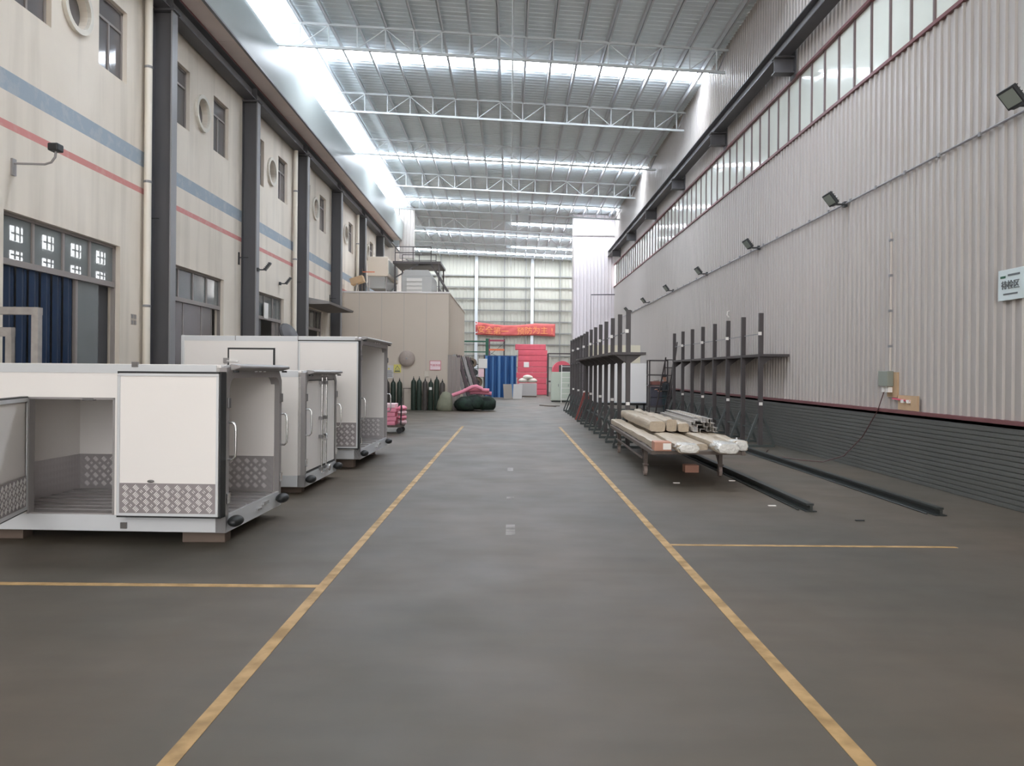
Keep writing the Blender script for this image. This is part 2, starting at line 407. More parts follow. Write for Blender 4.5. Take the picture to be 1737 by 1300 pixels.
for c, z, r in ROUND:
    if not 5 < c < 48: continue
    nwin += 1; w_ = struct('window_%d' % nwin)
    n = 28; vs_ = []
    for j in range(n):
        t = 2 * PI * j / n
        for rr, xx in ((r, XL + .001), (r, XL + .07), (r + .09, XL + .07), (r + .09, XL + .001)): vs_.append((xx, c + math.cos(t) * rr, z + math.sin(t) * rr))
    b_ = B()._add(vs_, [(4 * j + q, 4 * j + (q + 1) % 4, 4 * ((j + 1) % n) + (q + 1) % 4, 4 * ((j + 1) % n) + q) for j in range(n) for q in range(4)])
    b_.build('round_surround', mat('pale_ring_plaster', (222, 216, 204), .7, noise=.15, scale=3), w_)
    B().prism([(XL - .16, c + math.cos(2 * PI * j / n) * r, z + math.sin(2 * PI * j / n) * r) for j in range(n)], (.02, 0, 0)).build('pane', M_GLASSDARK, w_)

nd = 0
for k, (y0, y1, z0, z1) in enumerate(DOORS):
    if y0 < 6: continue
    nd += 1; d = struct('door_%d' % nd); x = XL - .16; t = .05; zt = 3.36
    fr = B(); fr.box(x, y0, z1 - t, x + .07, y1, z1); fr.box(x, y0, 0, x + .07, y0 + t, z1); fr.box(x, y1 - t, 0, x + .07, y1, z1)
    fr.build('door_frame', M_WINFRAME, d)
    B().box(x - .02, y0 + t, zt - .05, x + .09, y1 - t, zt + .05).build('transom_beam', M_WINFRAME, d)
    n = 4; st = (y1 - y0 - 2 * t) / n
    for i in range(n):
        a = y0 + t + i * st
        B().box(x + .02, a + (.03 if i else 0), zt + .05, x + .03, a + st - (.03 if i < n - 1 else 0), z1 - t).build('pane', M_GLASSGREY, d)
        if i: B().box(x, a - .03, zt + .05, x + .06, a + .03, z1 - t).build('mullion', M_WINFRAME, d)
    lo = zt - .05
    if nd == 2:
        ns = 13; wdt = (y0 + 2.15 - y0 - t) / ns
        for i in range(ns):
            a = y0 + t + i * wdt; xo = x + (.02 if i % 2 else -.02)
            B().sheet([[(xo, a - .01, z), (xo + .035, a + wdt * .5, z), (xo, a + wdt + .01, z)] for z in (.02, lo)]).build('curtain_strip', M_CURTAIN, d)
        B().box(x, y0 + 2.2, .03, x + .03, y0 + 2.95, lo).build('sliding_door_leaf', M_GLASSGREY, d)
        B().box(x - .01, y0 + 2.15, .03, x + .05, y0 + 2.22, lo).build('leaf_stile', M_WINFRAME, d)
        B().box(x - .1, y0 + 2.95, 0, x - .06, y1 - t, lo).build('dark_door_leaf', mat('dark_door', (74, 74, 76), .5), d)
    elif nd in (1, 3):
        for a, b in ((y0 + t, y0 + 1.2), (y0 + 1.25, y0 + 2.3), (y0 + 2.35, y0 + 2.95)):
            B().box(x, a, .03, x + .03, b, lo).build('sliding_door_leaf', M_GLASSDARK, d)
            B().box(x - .01, b, .03, x + .04, b + .05, lo).build('leaf_stile', M_WINFRAME, d)
    elif nd == 4:
        B().box(x, y0 + t, .02, x + .03, y0 + 1.5, lo).build('sliding_door_leaf', mat('dark_door', (74, 74, 76), .5), d)
        B().box(x, y0 + 2.6, .02, x + .03, y1 - t, lo).build('sliding_door_leaf', M_GLASSDARK, d)
        B().box(x + .1, y0 + 1.55, 3.35, x + .12, y0 + 1.95, 3.85).build('notice_plate', M_LABEL, d)
    else:
        B().box(x, y0 + t, .02, x + .03, y0 + 1.2, lo).build('dark_door_leaf', mat('dark_door', (74, 74, 76), .5), d)

# ---- corrugated sheet helper: runs along an axis, ribs stand proud
def corr(b, p0, along, up, out, length, height, pitch=.19, depth=.03, rib=.045):
    p0, along, up, out = map(Vector, (p0, along, up, out)); n = int(length / pitch); bot = []; top = []
    for i in range(n + 1):
        for u_, o_ in ((0, 0), (pitch - rib - .03, 0), (pitch - rib - .012, depth), (pitch - .018, depth)):
            s_ = min(i * pitch + u_, length); q = p0 + along * s_ + out * o_; bot.append(q); top.append(q + up * height)
            if s_ >= length: break
    return b.sheet([bot, top])

# ---- right wall
wr = struct('wall_right')
corr(B(), (XR, Y0, 1.1), (0, 1, 0), (0, 0, 1), (-1, 0, 0), YF - Y0, 6.02).build('corrugated_sheet', M_WHITESHEET, wr)
corr(B(), (XR, Y0, 8.5), (0, 1, 0), (0, 0, 1), (-1, 0, 0), YF - Y0, 3.15).build('corrugated_sheet', M_WHITESHEET, wr)
# painted brick dado: real courses, joints recessed
bb = B(); zc = 0.0; prof = []
while zc < 1.06:
    prof += [(XR - .066, zc), (XR - .08, zc + .006), (XR - .08, zc + .057), (XR - .066, zc + .063)]; zc += .0685
bb.sheet([[(x, Y0, z) for x, z in prof], [(x, YF, z) for x, z in prof]])
bb.box(XR - .08, Y0, 1.02, XR, YF, 1.08)
bb.build('brick_dado', M_WAINSCOT, wr)
B().box(XR - .1, Y0, 1.08, XR + .02, YF, 1.135).build('dado_capping', M_REDTRIM, wr)
B().box(XR - .06, Y0, 7.08, XR + .05, YF, 7.14).build('sill_flashing', M_REDTRIM, wr)
B().box(XR - .06, Y0, 8.47, XR + .05, YF, 8.53).build('head_flashing', M_REDTRIM, wr)
# clerestory band of panes
cl = struct('window_%d' % (nwin + 1)); st = .69; y = 7.0
while y < 47.5:
    B().box(XR + .02, y + .03, 7.14, XR + .03, y + st - .03, 8.47).build('pane', M_GLASSPALE, cl)
    B().box(XR - .01, y - .022, 7.14, XR + .04, y + .022, 8.47).build('mullion', M_MULLION, cl)
    y += st
# neighbouring aisle seen dimly through those panes
nb = struct('wall_neighbour_aisle')
B().box(10.5, Y0, 0, 10.6, YF, 12).build('neighbour_sheet', M_WHITESHEET, nb)
B().box(XR + .05, Y0, 6.2, 10.5, YF, 6.3).build('neighbour_ledge', M_WHITESHEET, nb)
for i in range(8): B().box(XR + .12, 12.0 + 5.55 * i, 6.3, XR + .4, 12.3 + 5.55 * i, 11).build('neighbour_column', M_COLEDGE, nb)

# ---- partition stub, far walls
pw = struct('wall_partition')
corr(B(), (3.9, Y1, 0), (1, 0, 0), (0, 0, 1), (0, -1, 0), XR - 3.9, 11.62, .22, .025).build('corrugated_sheet', mat('pinkish_white_sheet', (222, 214, 216), .5), pw)
B().box(3.84, Y1 - .04, 0, 3.92, Y1 + .12, 11.7).build('edge_flashing', M_WHITESHEET, pw)
B().box(3.9, Y1 + .02, 0, XR, Y1 + .1, 11.6).build('backing_sheet', M_WHITESHEET, pw)
B().box(3.92, Y1 - .1, 10.3, XR, Y1 - .04, 10.4).build('rail', M_TRUSS, pw)
wf = struct('wall_far')
def fy(x): return YF + SK * x
b_ = B()
ang = Vector((1, SK, 0)).normalized()
corr(b_, (XFL, fy(XFL), 0), ang, (0, 0, 1), (SK, -1, 0), (XFR - XFL) * 1.002, 12.3, .3, .04); b_.build('corrugated_sheet', M_ENDSHEET, wf)
for i in range(9):
    z = 2.15 + 1.0 * i
    B().bar((XFL, fy(XFL) - .12, z), (XFR, fy(XFR) - .12, z), .06, .1).build('girt', mat('grey_girt', (128, 128, 124), .5), wf)
for x, c in ((-6.1, 0), (-3.0, 1), (-.55, 0), (1.35, 0), (1.9, 1), (4.35, 0)):
    B().box(x - (.13 if c else .04), fy(x) - .3, 0, x + (.13 if c else .04), fy(x) - .14, roofz(x) - .1).build('wind_post', M_TRUSS if c else mat('grey_girt', (128, 128, 124), .5), wf)
B().box(XFL - .1, Y1, 0, XFL, YF, 12.3).build('wall_left_extension', M_ENDSHEET).__setitem__('kind', 'structure')
ws = struct('wall_eave_stub')
corr(B(), (-6.9, Y1, 8.8), (1, 0, 0), (0, 0, 1), (0, -1, 0), .85, 3.2, .2, .03).build('corrugated_sheet', M_WHITESHEET, ws)
B().box(-7.0, Y1 + .02, 8.8, -6.05, Y1 + .3, 12.0).build('backing_panel', M_WHITESHEET, ws)

# ---- ceiling: corrugated roof sheets with translucent skylight sheets, purlins
SKYL = [(13.6, -8, 9), (25.3, -8, 9), (36.9, -8, 9), (46.0, -8, 9), (52.2, 0, 9), (56.9, -11, 9), (61.9, 0, 9), (65.4, -11, 9)]
ce = struct('ceiling'); W2 = .4
def roof_seg(b, ya, yb, xa, xb):
    n = max(1, int((yb - ya) / .25)); pitch = (yb - ya) / n; l_ = []; r_ = []
    for i in range(n):
        for u_, o_ in ((0, 0), (pitch * .62, 0), (pitch * .7, -.015), (pitch * .92, -.015)):
            yy = ya + i * pitch + u_; l_.append((xa, yy + SK * xa, roofz(xa) + o_)); r_.append((xb, yy + SK * xb, roofz(xb) + o_))
    l_.append((xa, yb + SK * xa, roofz(xa))); r_.append((xb, yb + SK * xb, roofz(xb))); b.sheet([l_, r_])
rb = B(); prev = Y0
for y, xa, xb in SKYL:
    xl = -7.9 if y < 47 else -11; xr = 6.8 if y < 47 else 9
    roof_seg(rb, prev, y - W2, xl if prev < 47 and y < 50 else -11, xr); 
    if xa >= 0: roof_seg(rb, y - W2, y + W2, -11, 0)
    xa = max(xa, xl); xb = min(xb, xr)
    B()._add([(xa, y - W2 + SK * xa, roofz(xa)), (xb, y - W2 + SK * xb, roofz(xb)), (xb, y + W2 + SK * xb, roofz(xb)), (xa, y + W2 + SK * xa, roofz(xa))], [(0, 1, 2, 3)]).build('skylight', M_SKY, ce)
    prev = y + W2
roof_seg(rb, prev, YF + .6, -11, 9); rb.build('roof_sheet', M_ROOF, ce)
PX = [-7.0 + .82 * i for i in range(17)]
for x in PX[1:] + [-7.82 - .82 * i for i in range(4)] + [6.94 + .82 * i for i in range(3)]:
    ya = Y0 if -7.2 < x < 6.5 else Y1
    z = roofz(x); q = B()
    q.box(x - .008, ya, z - .23, x + .008, YF, z - .035); q.box(x - .008, ya, z - .23, x + .06, YF, z - .218); q.box(x - .06, ya, z - .045, x + .008, YF, z - .033)
    q.build('purlin', M_PURLIN, ce)
B().tube([(0, Y0, 11.0), (0, YF, 11.0)], .022, 6).build('tie_rod', M_TRUSS, ce)
# eave: crane-side soffit, fascia, daylight strip
ev = struct('trim_1')
ysn = Y0
while ysn < Y1:
    e = min(ysn + 5.53, Y1)
    B().box(-7.42, ysn + .015, 9.92, -6.86, e - .015, 9.96).build('soffit_panel', M_SOFFIT, ev)
    ysn += 5.53
B().box(-7.75, Y0, 9.965, -6.9, Y1, 10.0).build('soffit_backing', M_BLACK, ev)
B()._add([(-6.84, Y0, 9.9), (-6.84, Y1, 9.9), (-6.72, Y1, 10.9), (-6.72, Y0, 10.9), (-6.86, Y1, 11.22), (-6.86, Y0, 11.22)], [(0, 1, 2, 3), (3, 2, 4, 5)]).build('fascia_panel', M_FASCIA, ev, smooth=True)
B().box(-7.45, Y0, 9.86, -7.38, Y1, 9.97).build('red_edge_strip', M_REDTRIM, ev)
B().box(-6.9, Y0, 9.88, -6.83, Y1, 9.93).build('dark_edge_strip', M_COLEDGE, ev)
B().box(-7.1, Y0, 11.22, -7.06, Y1, 12.05).build('daylight_sheet', M_STRIP, ev)
B().box(-7.1, Y0, 11.18, -6.86, Y1, 11.22).build('gutter_edge', M_FASCIA, ev)

# ================================================================== STEELWORK
ords = ['first', 'second', 'third', 'fourth', 'fifth', 'sixth', 'seventh', 'eighth', 'ninth', 'tenth', 'eleventh', 'twelfth', 'thirteenth']
# roof trusses
def make_truss(y, label):
    t = thing('roof_truss', label, 'truss', (0, y, 0), 0, 'white lattice trusses under the roof')
    def P(x, dz): return (x, SK * x, dz - .03 * x)
    B().bar(P(-7.3, 11.62), P(6.5, 11.62), .06, .06).build('top_chord', M_TRUSS, t)
    B().bar(P(-7.0, 10.95), P(6.4, 10.95), .07, .07).build('bottom_chord', M_TRUSS, t)
    for i, x in enumerate(PX): B().bar(P(x, 10.95), P(x, 11.62), .03, .03).build('post', M_TRUSS, t)
    for i in range(0, 16):
        if i % 2 == 0: a, b = P(PX[i], 11.6), P(PX[i + 1], 10.97)
        else: a, b = P(PX[i], 10.97), P(PX[i + 1], 11.6)
        if i % 4 in (0, 3, 1): B().bar(a, b, .025, .025).build('diagonal', M_TRUSS, t)
    B().bar(P(6.15, 10.95), P(6.42, 11.6), .04, .04).build('end_strut', M_COLEDGE, t)
    return t
vis = [y for y in FRAMES if y > 10]
t0 = make_truss(vis[0], 'white lattice roof truss nearest the viewer, mostly above the frame')
for i, y in enumerate(vis[1:]):
    dup(t0, None, (0, y, 0), 0, 'white lattice roof truss, %s one back from the open end of the hall' % ords[i + 1])

# left columns and crane beams
def make_col(y, label):
    c = thing('steel_column', label, 'column', (-7.54, y, 0), 0, 'dark steel columns along the cream wall')
    B().box(-.19, -.006, 0, .19, .006, 9.42).build('web', M_COLUMN, c)
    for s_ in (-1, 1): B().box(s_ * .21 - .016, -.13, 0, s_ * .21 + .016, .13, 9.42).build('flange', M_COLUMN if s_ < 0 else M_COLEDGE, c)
    B().box(-.26, -.16, 9.42, .28, .16, 9.46).build('cap_plate', M_COLUMN, c)
    B().box(-.26, -.18, 0, .28, .18, .03).build('base_plate', M_COLUMN, c)
    return c
c0 = make_col(16.6, 'tall dark grey steel column by the white downpipe, nearest to the first white truck body')
names = ['second', 'third', 'fourth', 'fifth', 'sixth']
for i in range(5): dup(c0, None, (-7.54, 22.15 + 5.5 * i, 0), 0, 'dark grey steel column against the cream wall, %s from the viewer' % names[i])
def beam(name, label, x, z, wd, ht, ya, yb, hooks=True):
    t = thing(name, label, 'beam', (x, ya, z)); L = yb - ya
    B().box(-wd / 2, 0, 0, wd / 2, L, .025).build('bottom_flange', M_COLUMN, t)
    B().box(-wd / 2, 0, ht - .025, wd / 2, L, ht).build('top_flange', M_COLUMN, t)
    B().box(-.01, 0, .025, .01, L, ht - .025).build('web', M_COLEDGE, t)
    return t
bl = beam('crane_beam', 'long grey crane beam on the columns of the cream wall', -7.52, 9.46, .34, .38, Y0, Y1)
for i in range(8):
    y = 5.6 + 5.5 * i
    B().box(-.16, y - Y0 - .01, .025, .16, y - Y0 + .01, .355).build('stiffener', M_COLUMN, bl)
br = beam('crane_beam', 'long grey crane beam on brackets along the white corrugated wall', 6.2, 8.98, .3, .34, Y0, Y1)
B().tube([(-.05, 0, .37), (-.05, Y1 - Y0, .37)], .025, 6).build('rail', M_COLUMN, br)
def bracket(y, label):
    t = thing('beam_bracket', label, 'bracket', (XR, y, 8.6), 0, 'brackets under the right crane beam')
    B().box(-.5, -.012, .02, 0, .012, .36).build('web', M_COLUMN, t)
    B().box(-.52, -.12, .35, 0, .12, .38).build('top_flange', M_COLUMN, t)
    B().box(-.52, -.12, 0, 0, .12, .025).build('bottom_flange', M_COLUMN, t)
    B().box(-.06, -.16, -.12, -.032, .16, .5).build('wall_plate', M_COLUMN, t)
    return t
k0 = bracket(17.6, 'dark steel bracket under the right crane beam, nearest one in view')
for i in range(5): dup(k0, None, (XR, 23.15 + 5.53 * i, 8.6), 0, 'dark steel bracket under the right crane beam, %s from the viewer' % names[i])
for i, y in enumerate((16.05, 27.05, 38.1)):
    t = thing('downpipe', 'off-white plastic downpipe on the cream wall, %s' % ['beside the nearest column', 'beside the third column', 'beside the fifth column'][i], 'pipe', (-7.62, y, 0))
    B().tube([(0, 0, .05 if i < 2 else 5.3), (0, 0, 9.8)], .075, 12).build('pipe', M_WHITEPIPE, t, smooth=True)
    for z in (3.0, 5.6, 8.0)[0 if i < 2 else 1:]: B().lathe((0, 0, z), [(.08, 0), (.085, .01), (.085, .04), (.08, .05)], 12).build('pipe_clip', M_COLEDGE, t)

# ================================================================== WHITE TRUCK BODIES
def arc(cy, cz, r, a0, a1, n=6): return [(cy + r * math.cos(a0 + (a1 - a0) * i / n), cz + r * math.sin(a0 + (a1 - a0) * i / n)) for i in range(n + 1)]
def handle(parent, p, d, L, name='grab_handle'):
    """bow handle: p lower foot, d outward direction, length L upward"""
    p = Vector(p); d = Vector(d); u = Vector((0, 0, 1))
    pts = [p, p + d * .05, p + d * .075 + u * .03, p + d * .08 + u * .08, p + d * .08 + u * (L - .08), p + d * .075 + u * (L - .03), p + d * .05 + u * L, p + u * L]
    return B().tube(pts, .011, 8).build(name, M_CHROME, parent, smooth=True)
def truck_body(label, loc, rz, L, W, Hh, side_open=None, rear='open'):
    t = thing('truck_body', label, 'truck body', loc, rz, 'white insulated truck bodies'); R = .16; T = .08
    # rails and panels
    B().box(-L, 0, 0, -.1, W, R).build('floor_frame', M_ALU, t, bevel=.006)
    B().box(-L + T, T, R, -.02, W - T, R + .012).build('floor_plate', M_TREAD, t)
    for i in range(7): B().box(-L + T, T + .1 + i * (W - .2) / 7, R + .012, -.03, T + .13 + i * (W - .2) / 7, R + .02).build('floor_rib', M_ALUDARK, t)
    z1 = Hh - .08
    B().box(-L, W - T, R, -.06, W, z1).build('side_panel', M_BOXWHITE, t)
    B().box(-L, T, R, -L + T, W - T, z1).build('bulkhead_panel', M_BOXWHITE, t)
    B().box(-L + T, W - T - .012, R, -.06, W - T, R + .42).build('kick_plate', M_TREAD, t)
    B().box(-L + T, T, R, -L + T + .012, W - T, R + .42).build('kick_plate', M_TREAD, t)
    B().box(-L, 0, z1, -.06, W, Hh).build('roof_panel', M_BOXWHITE, t, bevel=.01)
    B().box(-L - .005, -.008, z1 - .01, -.1, .0, Hh - .005).build('roof_rail', M_ALU, t)
    B().box(-L - .01, -.01, .0, -L + .05, .05, Hh + .003).build('corner_post', M_ALU, t, bevel=.01)
    if side_open:
        a, b, zt = side_open
        B().box(-L, 0, R, a, T, z1).build('side_panel', M_BOXWHITE, t)
        B().box(b, 0, R, -.06, T, z1).build('side_panel', M_BOXWHITE, t)
        B().box(a, 0, zt, b, T, z1).build('side_panel', M_BOXWHITE, t)
        f = B(); f.box(a, -.005, zt - .02, b, T, zt); f.box(a - .0, -.005, R, a + .02, T, zt); f.box(b - .02, -.005, R, b, T, zt); f.build('opening_trim', M_ALUDARK, t)
        B().box(a + .02, .005, R, b - .02, T + .02, R + .014).build('threshold', M_TREAD, t)
        B().box(a + .55, -.01, zt - .03, a + .66, .04, zt - .005).build('latch_keeper', M_STEEL, t)
    else:
        B().box(-L, 0, R, -.06, T, z1).build('side_panel', M_BOXWHITE, t)
    # rear frame with rounded upper corners
    po = .07; ib = .17; it = Hh - .13; r = .13
    inner = [(po, ib)] + arc(po + r, it - r, r, PI, PI / 2) + arc(W - po - r, it - r, r, PI / 2, 0) + [(W - po, ib)]
    outer = [(0, 0)] + [(0, Hh - .03), (.03, Hh)] + [(0.03 + (W - .06) * i / 10, Hh) for i in range(1, 10)] + [(W - .03, Hh), (W, Hh - .03)] + [(W, 0)]
    def ring(x):
        return [(x, y, z) for y, z in inner], [(x, y, z) for y, z in outer]
    b_ = B(); n = len(inner)
    oi = [outer[0]] + [(outer[1][0], outer[1][1] - r)] + [outer[1]] * 2 + [outer[2]] + [(po + r * .7, Hh)] + [(po + r, Hh)] * 2
    half = len(inner) // 2
    pts_o = []
    for (y, z) in inner:
        if z <= ib + 1e-6: pts_o.append((0 if y < W / 2 else W, 0))
        elif y <= po + 1e-6: pts_o.append((0, z))
        elif y >= W - po - 1e-6: pts_o.append((W, z))
        elif y < po + r: q = (y - po) / r; pts_o.append((0, z) if q < .35 else ((0.0, Hh - .03) if q < .5 else (y, Hh)))
        elif y > W - po - r: q = (W - po - y) / r; pts_o.append((W, z) if q < .35 else ((W, Hh - .03) if q < .5 else (y, Hh)))
        else: pts_o.append((y, Hh))
    vs_ = []
    for x in (0.0, -.1):
        vs_ += [(x, y, z) for y, z in inner] + [(x, y, z) for y, z in pts_o]
    fs = []
    m_ = 2 * n
    for i in range(n - 1):
        fs += [(i, i + 1, n + i + 1, n + i), (m_ + i + 1, m_ + i, m_ + n + i, m_ + n + i + 1), (i + 1, i, m_ + i, m_ + i + 1), (n + i, n + i + 1, m_ + n + i + 1, m_ + n + i)]
    b_._add(vs_, fs); b_.build('rear_frame', M_ALUDARK, t)
    B().box(-.1, 0, 0, .0, W, ib).build('rear_sill', M_ALU, t)
    # projecting rain visor
    vz = [(-.02, Hh), (.0, Hh + .012), (.09, Hh - .0), (.1, Hh - .03), (.085, Hh - .035), (.0, Hh - .06), (-.02, Hh - .06)]
    B().prism([(x, .1, z) for x, z in vz], (0, W - .1, 0)).build('rain_visor', M_ALUDARK, t, bevel=.012)  # darker metal: the visor's underside shade is put into its colour
    for q in (.42, .5, .58): B().box(.03, W * q - .02, Hh - .07, .045, W * q + .02, Hh - .06).build('marker_lamp', M_LAMPW, t)
    for q in (.06, W - .1): B().lathe((.05, q + .04, Hh - .075), [(.03, 0), (.03, .02)], 10).build('round_lamp', M_BLACK, t)
    for y in (.1, W - .12): B().blob((.06, y, .1), .07, .12, .055, 12, 8).build('rubber_buffer', M_BLACK, t, smooth=True)
    for y, s_ in ((.035, 1), (W - .035, 1)):
        handle(t, (.0, y, R + .55), (1, 0, 0), .36)
        for z in (R + .12, Hh - .42):
            B().box(0, y - .03, z, .02, y + .03, z + .1).build('hinge', M_CHROME if z < 1 else M_STEEL, t, bevel=.004)
    B().box(0, W * .62, .1, .02, W * .72, .13).build('sill_latch', M_CHROME, t); B().box(0, W * .5, .07, .02, W * .58, .09).build('sill_latch', M_CHROME, t)
    lozenges(t, -L + T + .05, -.12, R + .03, R + .41, W - T - .014)
    return t, R, T, z1
def lozenges(parent, x0, x1, z0, z1, y, step=.1, nr=4):
    b_ = B(); nx = max(1, int(round((x1 - x0) / step))); sx = (x1 - x0) / nx; sz = (z1 - z0) / nr
    for i in range(nx):
        for j in range(nr):
            cx, cz = x0 + (i + .5) * sx, z0 + (j + .5) * sz
            for k in (-1.5, -.5, .5, 1.5):           # four parallel bars one way
                ox, oz = k * .011, -k * .011
                b_.bar((cx + ox * .9 - .014, y, cz + oz * .9 - .014), (cx + ox * .9 + .014, y, cz + oz * .9 + .014), .007, .006)
            for k in (-.5, .5):                     # and a smaller crossing group between them
                ox, oz = k * .011, k * .011
                b_.bar((cx + sx / 2 + ox - .009, y, cz + sz / 2 + oz + .009), (cx + sx / 2 + ox + .009, y, cz + sz / 2 + oz - .009), .004, .004) if i < nx - 1 and j < nr - 1 else None
    o = b_.build('tread_pattern', M_LOZ, parent); o['kind'] = 'stuff'; return o
def open_door(parent, x1, w_, z0, z1, T=.14, y1=-.02, kick=.29):
    """door folded back flat against the near side: inner face towards the viewer"""
    d = B().box(x1 - w_ + .02, y1 - T + .01, z0 + .02, x1 - .02, y1, z1 - .02).build('rear_door', M_BOXWHITE, parent)
    g = B()
    g.box(x1 - w_, y1 - T + .018, z0, x1, y1 - .002, z0 + .02); g.box(x1 - w_, y1 - T + .018, z1 - .02, x1, y1 - .002, z1)
    g.box(x1 - w_, y1 - T + .018, z0, x1 - w_ + .02, y1 - .002, z1); g.box(x1 - .02, y1 - T + .018, z0, x1 + .004, y1 - .002, z1); g.build('rubber_gasket', M_BLACK, d)
    e = B(); yf = y1 - T + .004
    for a in ((x1 - w_ + .012, z0 + .02, x1 - .012, z0 + .045), (x1 - w_ + .012, z1 - .045, x1 - .012, z1 - .022), (x1 - w_ + .012, z0 + .04, x1 - w_ + .035, z1 - .04), (x1 - .035, z0 + .04, x1 - .012, z1 - .04)): e.box(a[0], yf - .006, a[1], a[2], yf + .012, a[3])
    e.build('edge_trim', M_ALU, d)
    B().box(x1 - w_ + .035, yf, z0 + .04, x1 - .035, yf + .008, z0 + .04 + kick).build('kick_plate', M_TREADBG, d)
    lozenges(d, x1 - w_ + .045, x1 - .045, z0 + .05, z0 + .03 + kick, yf - .002)
    B().blob((x1 - w_ * .66, yf - .004, z0 + .06 + kick), .035, .02, .014, 10, 6).build('inner_latch', M_STEEL, d)
    return d

RZ1 = -.035
tb1, R1, T1, zt1 = truck_body('low white truck body nearest the viewer, open side hatch and rear door folded back', (-2.74, 7.42, .12), RZ1, 2.45, 1.6, 1.63, side_open=(-1.97, -1.1, 1.30))
open_door(tb1, -.0, 1.0, .165, 1.56)
# opened side door, hinged on the left jamb of the opening
sd = B().box(0, -.06, .2, .84, 0, 1.29).build('side_door', M_BOXWHITE, tb1); sd.location = (-1.98, -.01, 0); sd.rotation_euler = (0, 0, math.radians(-73))
g = B()
for a in ((-.005, .185, .845, .2), (-.005, 1.29, .845, 1.305), (-.006, .2, .0, 1.29)): g.box(a[0], -.05, a[1], a[2], .015, a[3])
g.build('rubber_gasket', M_BLACK, sd)
e = B()
for a in ((0, .2, .84, .235), (0, 1.255, .84, 1.29), (0, .235, .03, 1.255), (.81, .235, .84, 1.255)): e.box(a[0], .012, a[1], a[2], .022, a[3])
e.box(.835, -.065, .2, .85, .02, 1.29); e.build('edge_trim', M_ALU, sd)
B().box(.03, .012, .235, .81, .018, .235 + .3).build('kick_plate', M_TREADBG, sd)
lozenges(sd, .04, .80, .245, .525, .02)
for x, z in ((-.9, 1.66), (-1.0, .06)):
    B().box(x - .03, -.02, z - .03 if z < 1 else z - .06, x + .03, 0, z + .03 if z < 1 else z - .01).build('side_latch', M_STEEL, tb1)
tb2, R2, T2, zt2 = truck_body('small white truck body between the other two, rear doors closed', (-2.80, 10.5, .10), -.02, 2.4, 1.75, 1.6)
def closed_doors(t, W, Hh, R):
    for i, (a, b) in enumerate(((.085, W / 2 - .01), (W / 2 + .01, W - .085))):
        d = B().box(-.06, a, R + .03, -.012, b, Hh - .13).build('rear_door', M_BOXWHITE, t)
        g = B(); 
        for q in ((a - .012, R + .02, b + .012, R + .045), (a - .012, Hh - .145, b + .012, Hh - .12), (a - .012, R + .02, a + .01, Hh - .12), (b - .01, R + .02, b + .012, Hh - .12)): g.box(-.05, q[0], q[1], -.008, q[2], q[3])
        g.build('rubber_gasket', M_BLACK, d)
    for y in (W / 2 - .12, W / 2 + .12):
        br_ = B().tube([(.03, y, R - .05), (.03, y, Hh - .1)], .014, 8).build('lock_bar', M_CHROME, t, smooth=True)
        for z in (R - .02, R + .45, Hh * .55, Hh - .2): B().box(-.01, y - .03, z, .045, y + .03, z + .05).build('bar_bracket', M_STEEL, br_)
        B().tube([(.045, y, R + .5), (.06, y + (.16 if y < W / 2 else -.16), R + .42)], .012, 6).build('lever', M_CHROME, br_)
    B().blob((.06, W / 2 + .22, R - .02), .02, .06, .05, 10, 8).build('padlock', M_CHROME, t, smooth=True)
closed_doors(tb2, 1.75, 1.6, R2)
tb3, R3, T3, zt3 = truck_body('tall white truck body at the back of the three, small hatch in its side', (-2.60, 13.35, .16), -.02, 3.15, 2.6, 2.14)
open_door(tb3, -.0, 1.06, .19, 2.07, kick=.42)
hx0, hx1, hz0, hz1 = -2.33, -1.5, .9, 1.93
hd = B().box(hx0 + .03, -.03, hz0 + .03, hx1 - .03, -.002, hz1 - .03).build('hatch_door', M_BOXWHITE, tb3)
g = B()
for a in ((hx0, hz0, hx1, hz0 + .035), (hx0, hz1 - .035, hx1, hz1), (hx0, hz0, hx0 + .035, hz1), (hx1 - .035, hz0, hx1, hz1)): g.box(a[0], -.022, a[1], a[2], -.002, a[3])
g.build('rubber_gasket', M_BLACK, hd)
B().box(hx0 - .07, -.04, 1.66, hx0 + .02, -.0, 1.75).build('latch', M_ALUDARK, hd); B().bar((hx0, -.045, 1.70), (hx0 + .2, -.045, 1.69), .04, .02).build('latch_lever', M_CHROME, hd)
B().box(-1.35, 2.5, .95, -.9, 2.515, 1.05).build('vent_plate', M_STEEL, tb3)
for x in (-2.2, -1.1): B().box(x - .006, -.012, 2.06, x + .006, .0, 2.14).build('rail_joint', M_STEEL, tb3)
# timber blocks under the bodies
def block(x, y, h_, label, w_=.42, d_=.16):
    tag(B().box(-w_ / 2, -d_ / 2, 0, w_ / 2, d_ / 2, h_).build('timber_block', M_WOOD, bevel=.006), label, 'block', 'timber blocks under the truck bodies').location = (x, y, 0)
block(-3.0, 7.62, .118, 'timber block under the front corner of the nearest truck body')
block(-5.05, 7.72, .118, 'timber block under the nearest truck body, at the left edge of the view')
block(-3.1, 8.85, .118, 'timber block under the rear far corner of the nearest truck body')
block(-3.1, 10.75, .098, 'timber block under the small middle truck body')
block(-3.1, 12.0, .098, 'far timber block under the small middle truck body')
block(-2.95, 13.6, .158, 'timber block under the near corner of the tall truck body')
block(-2.95, 15.6, .158, 'timber block under the far corner of the tall truck body')

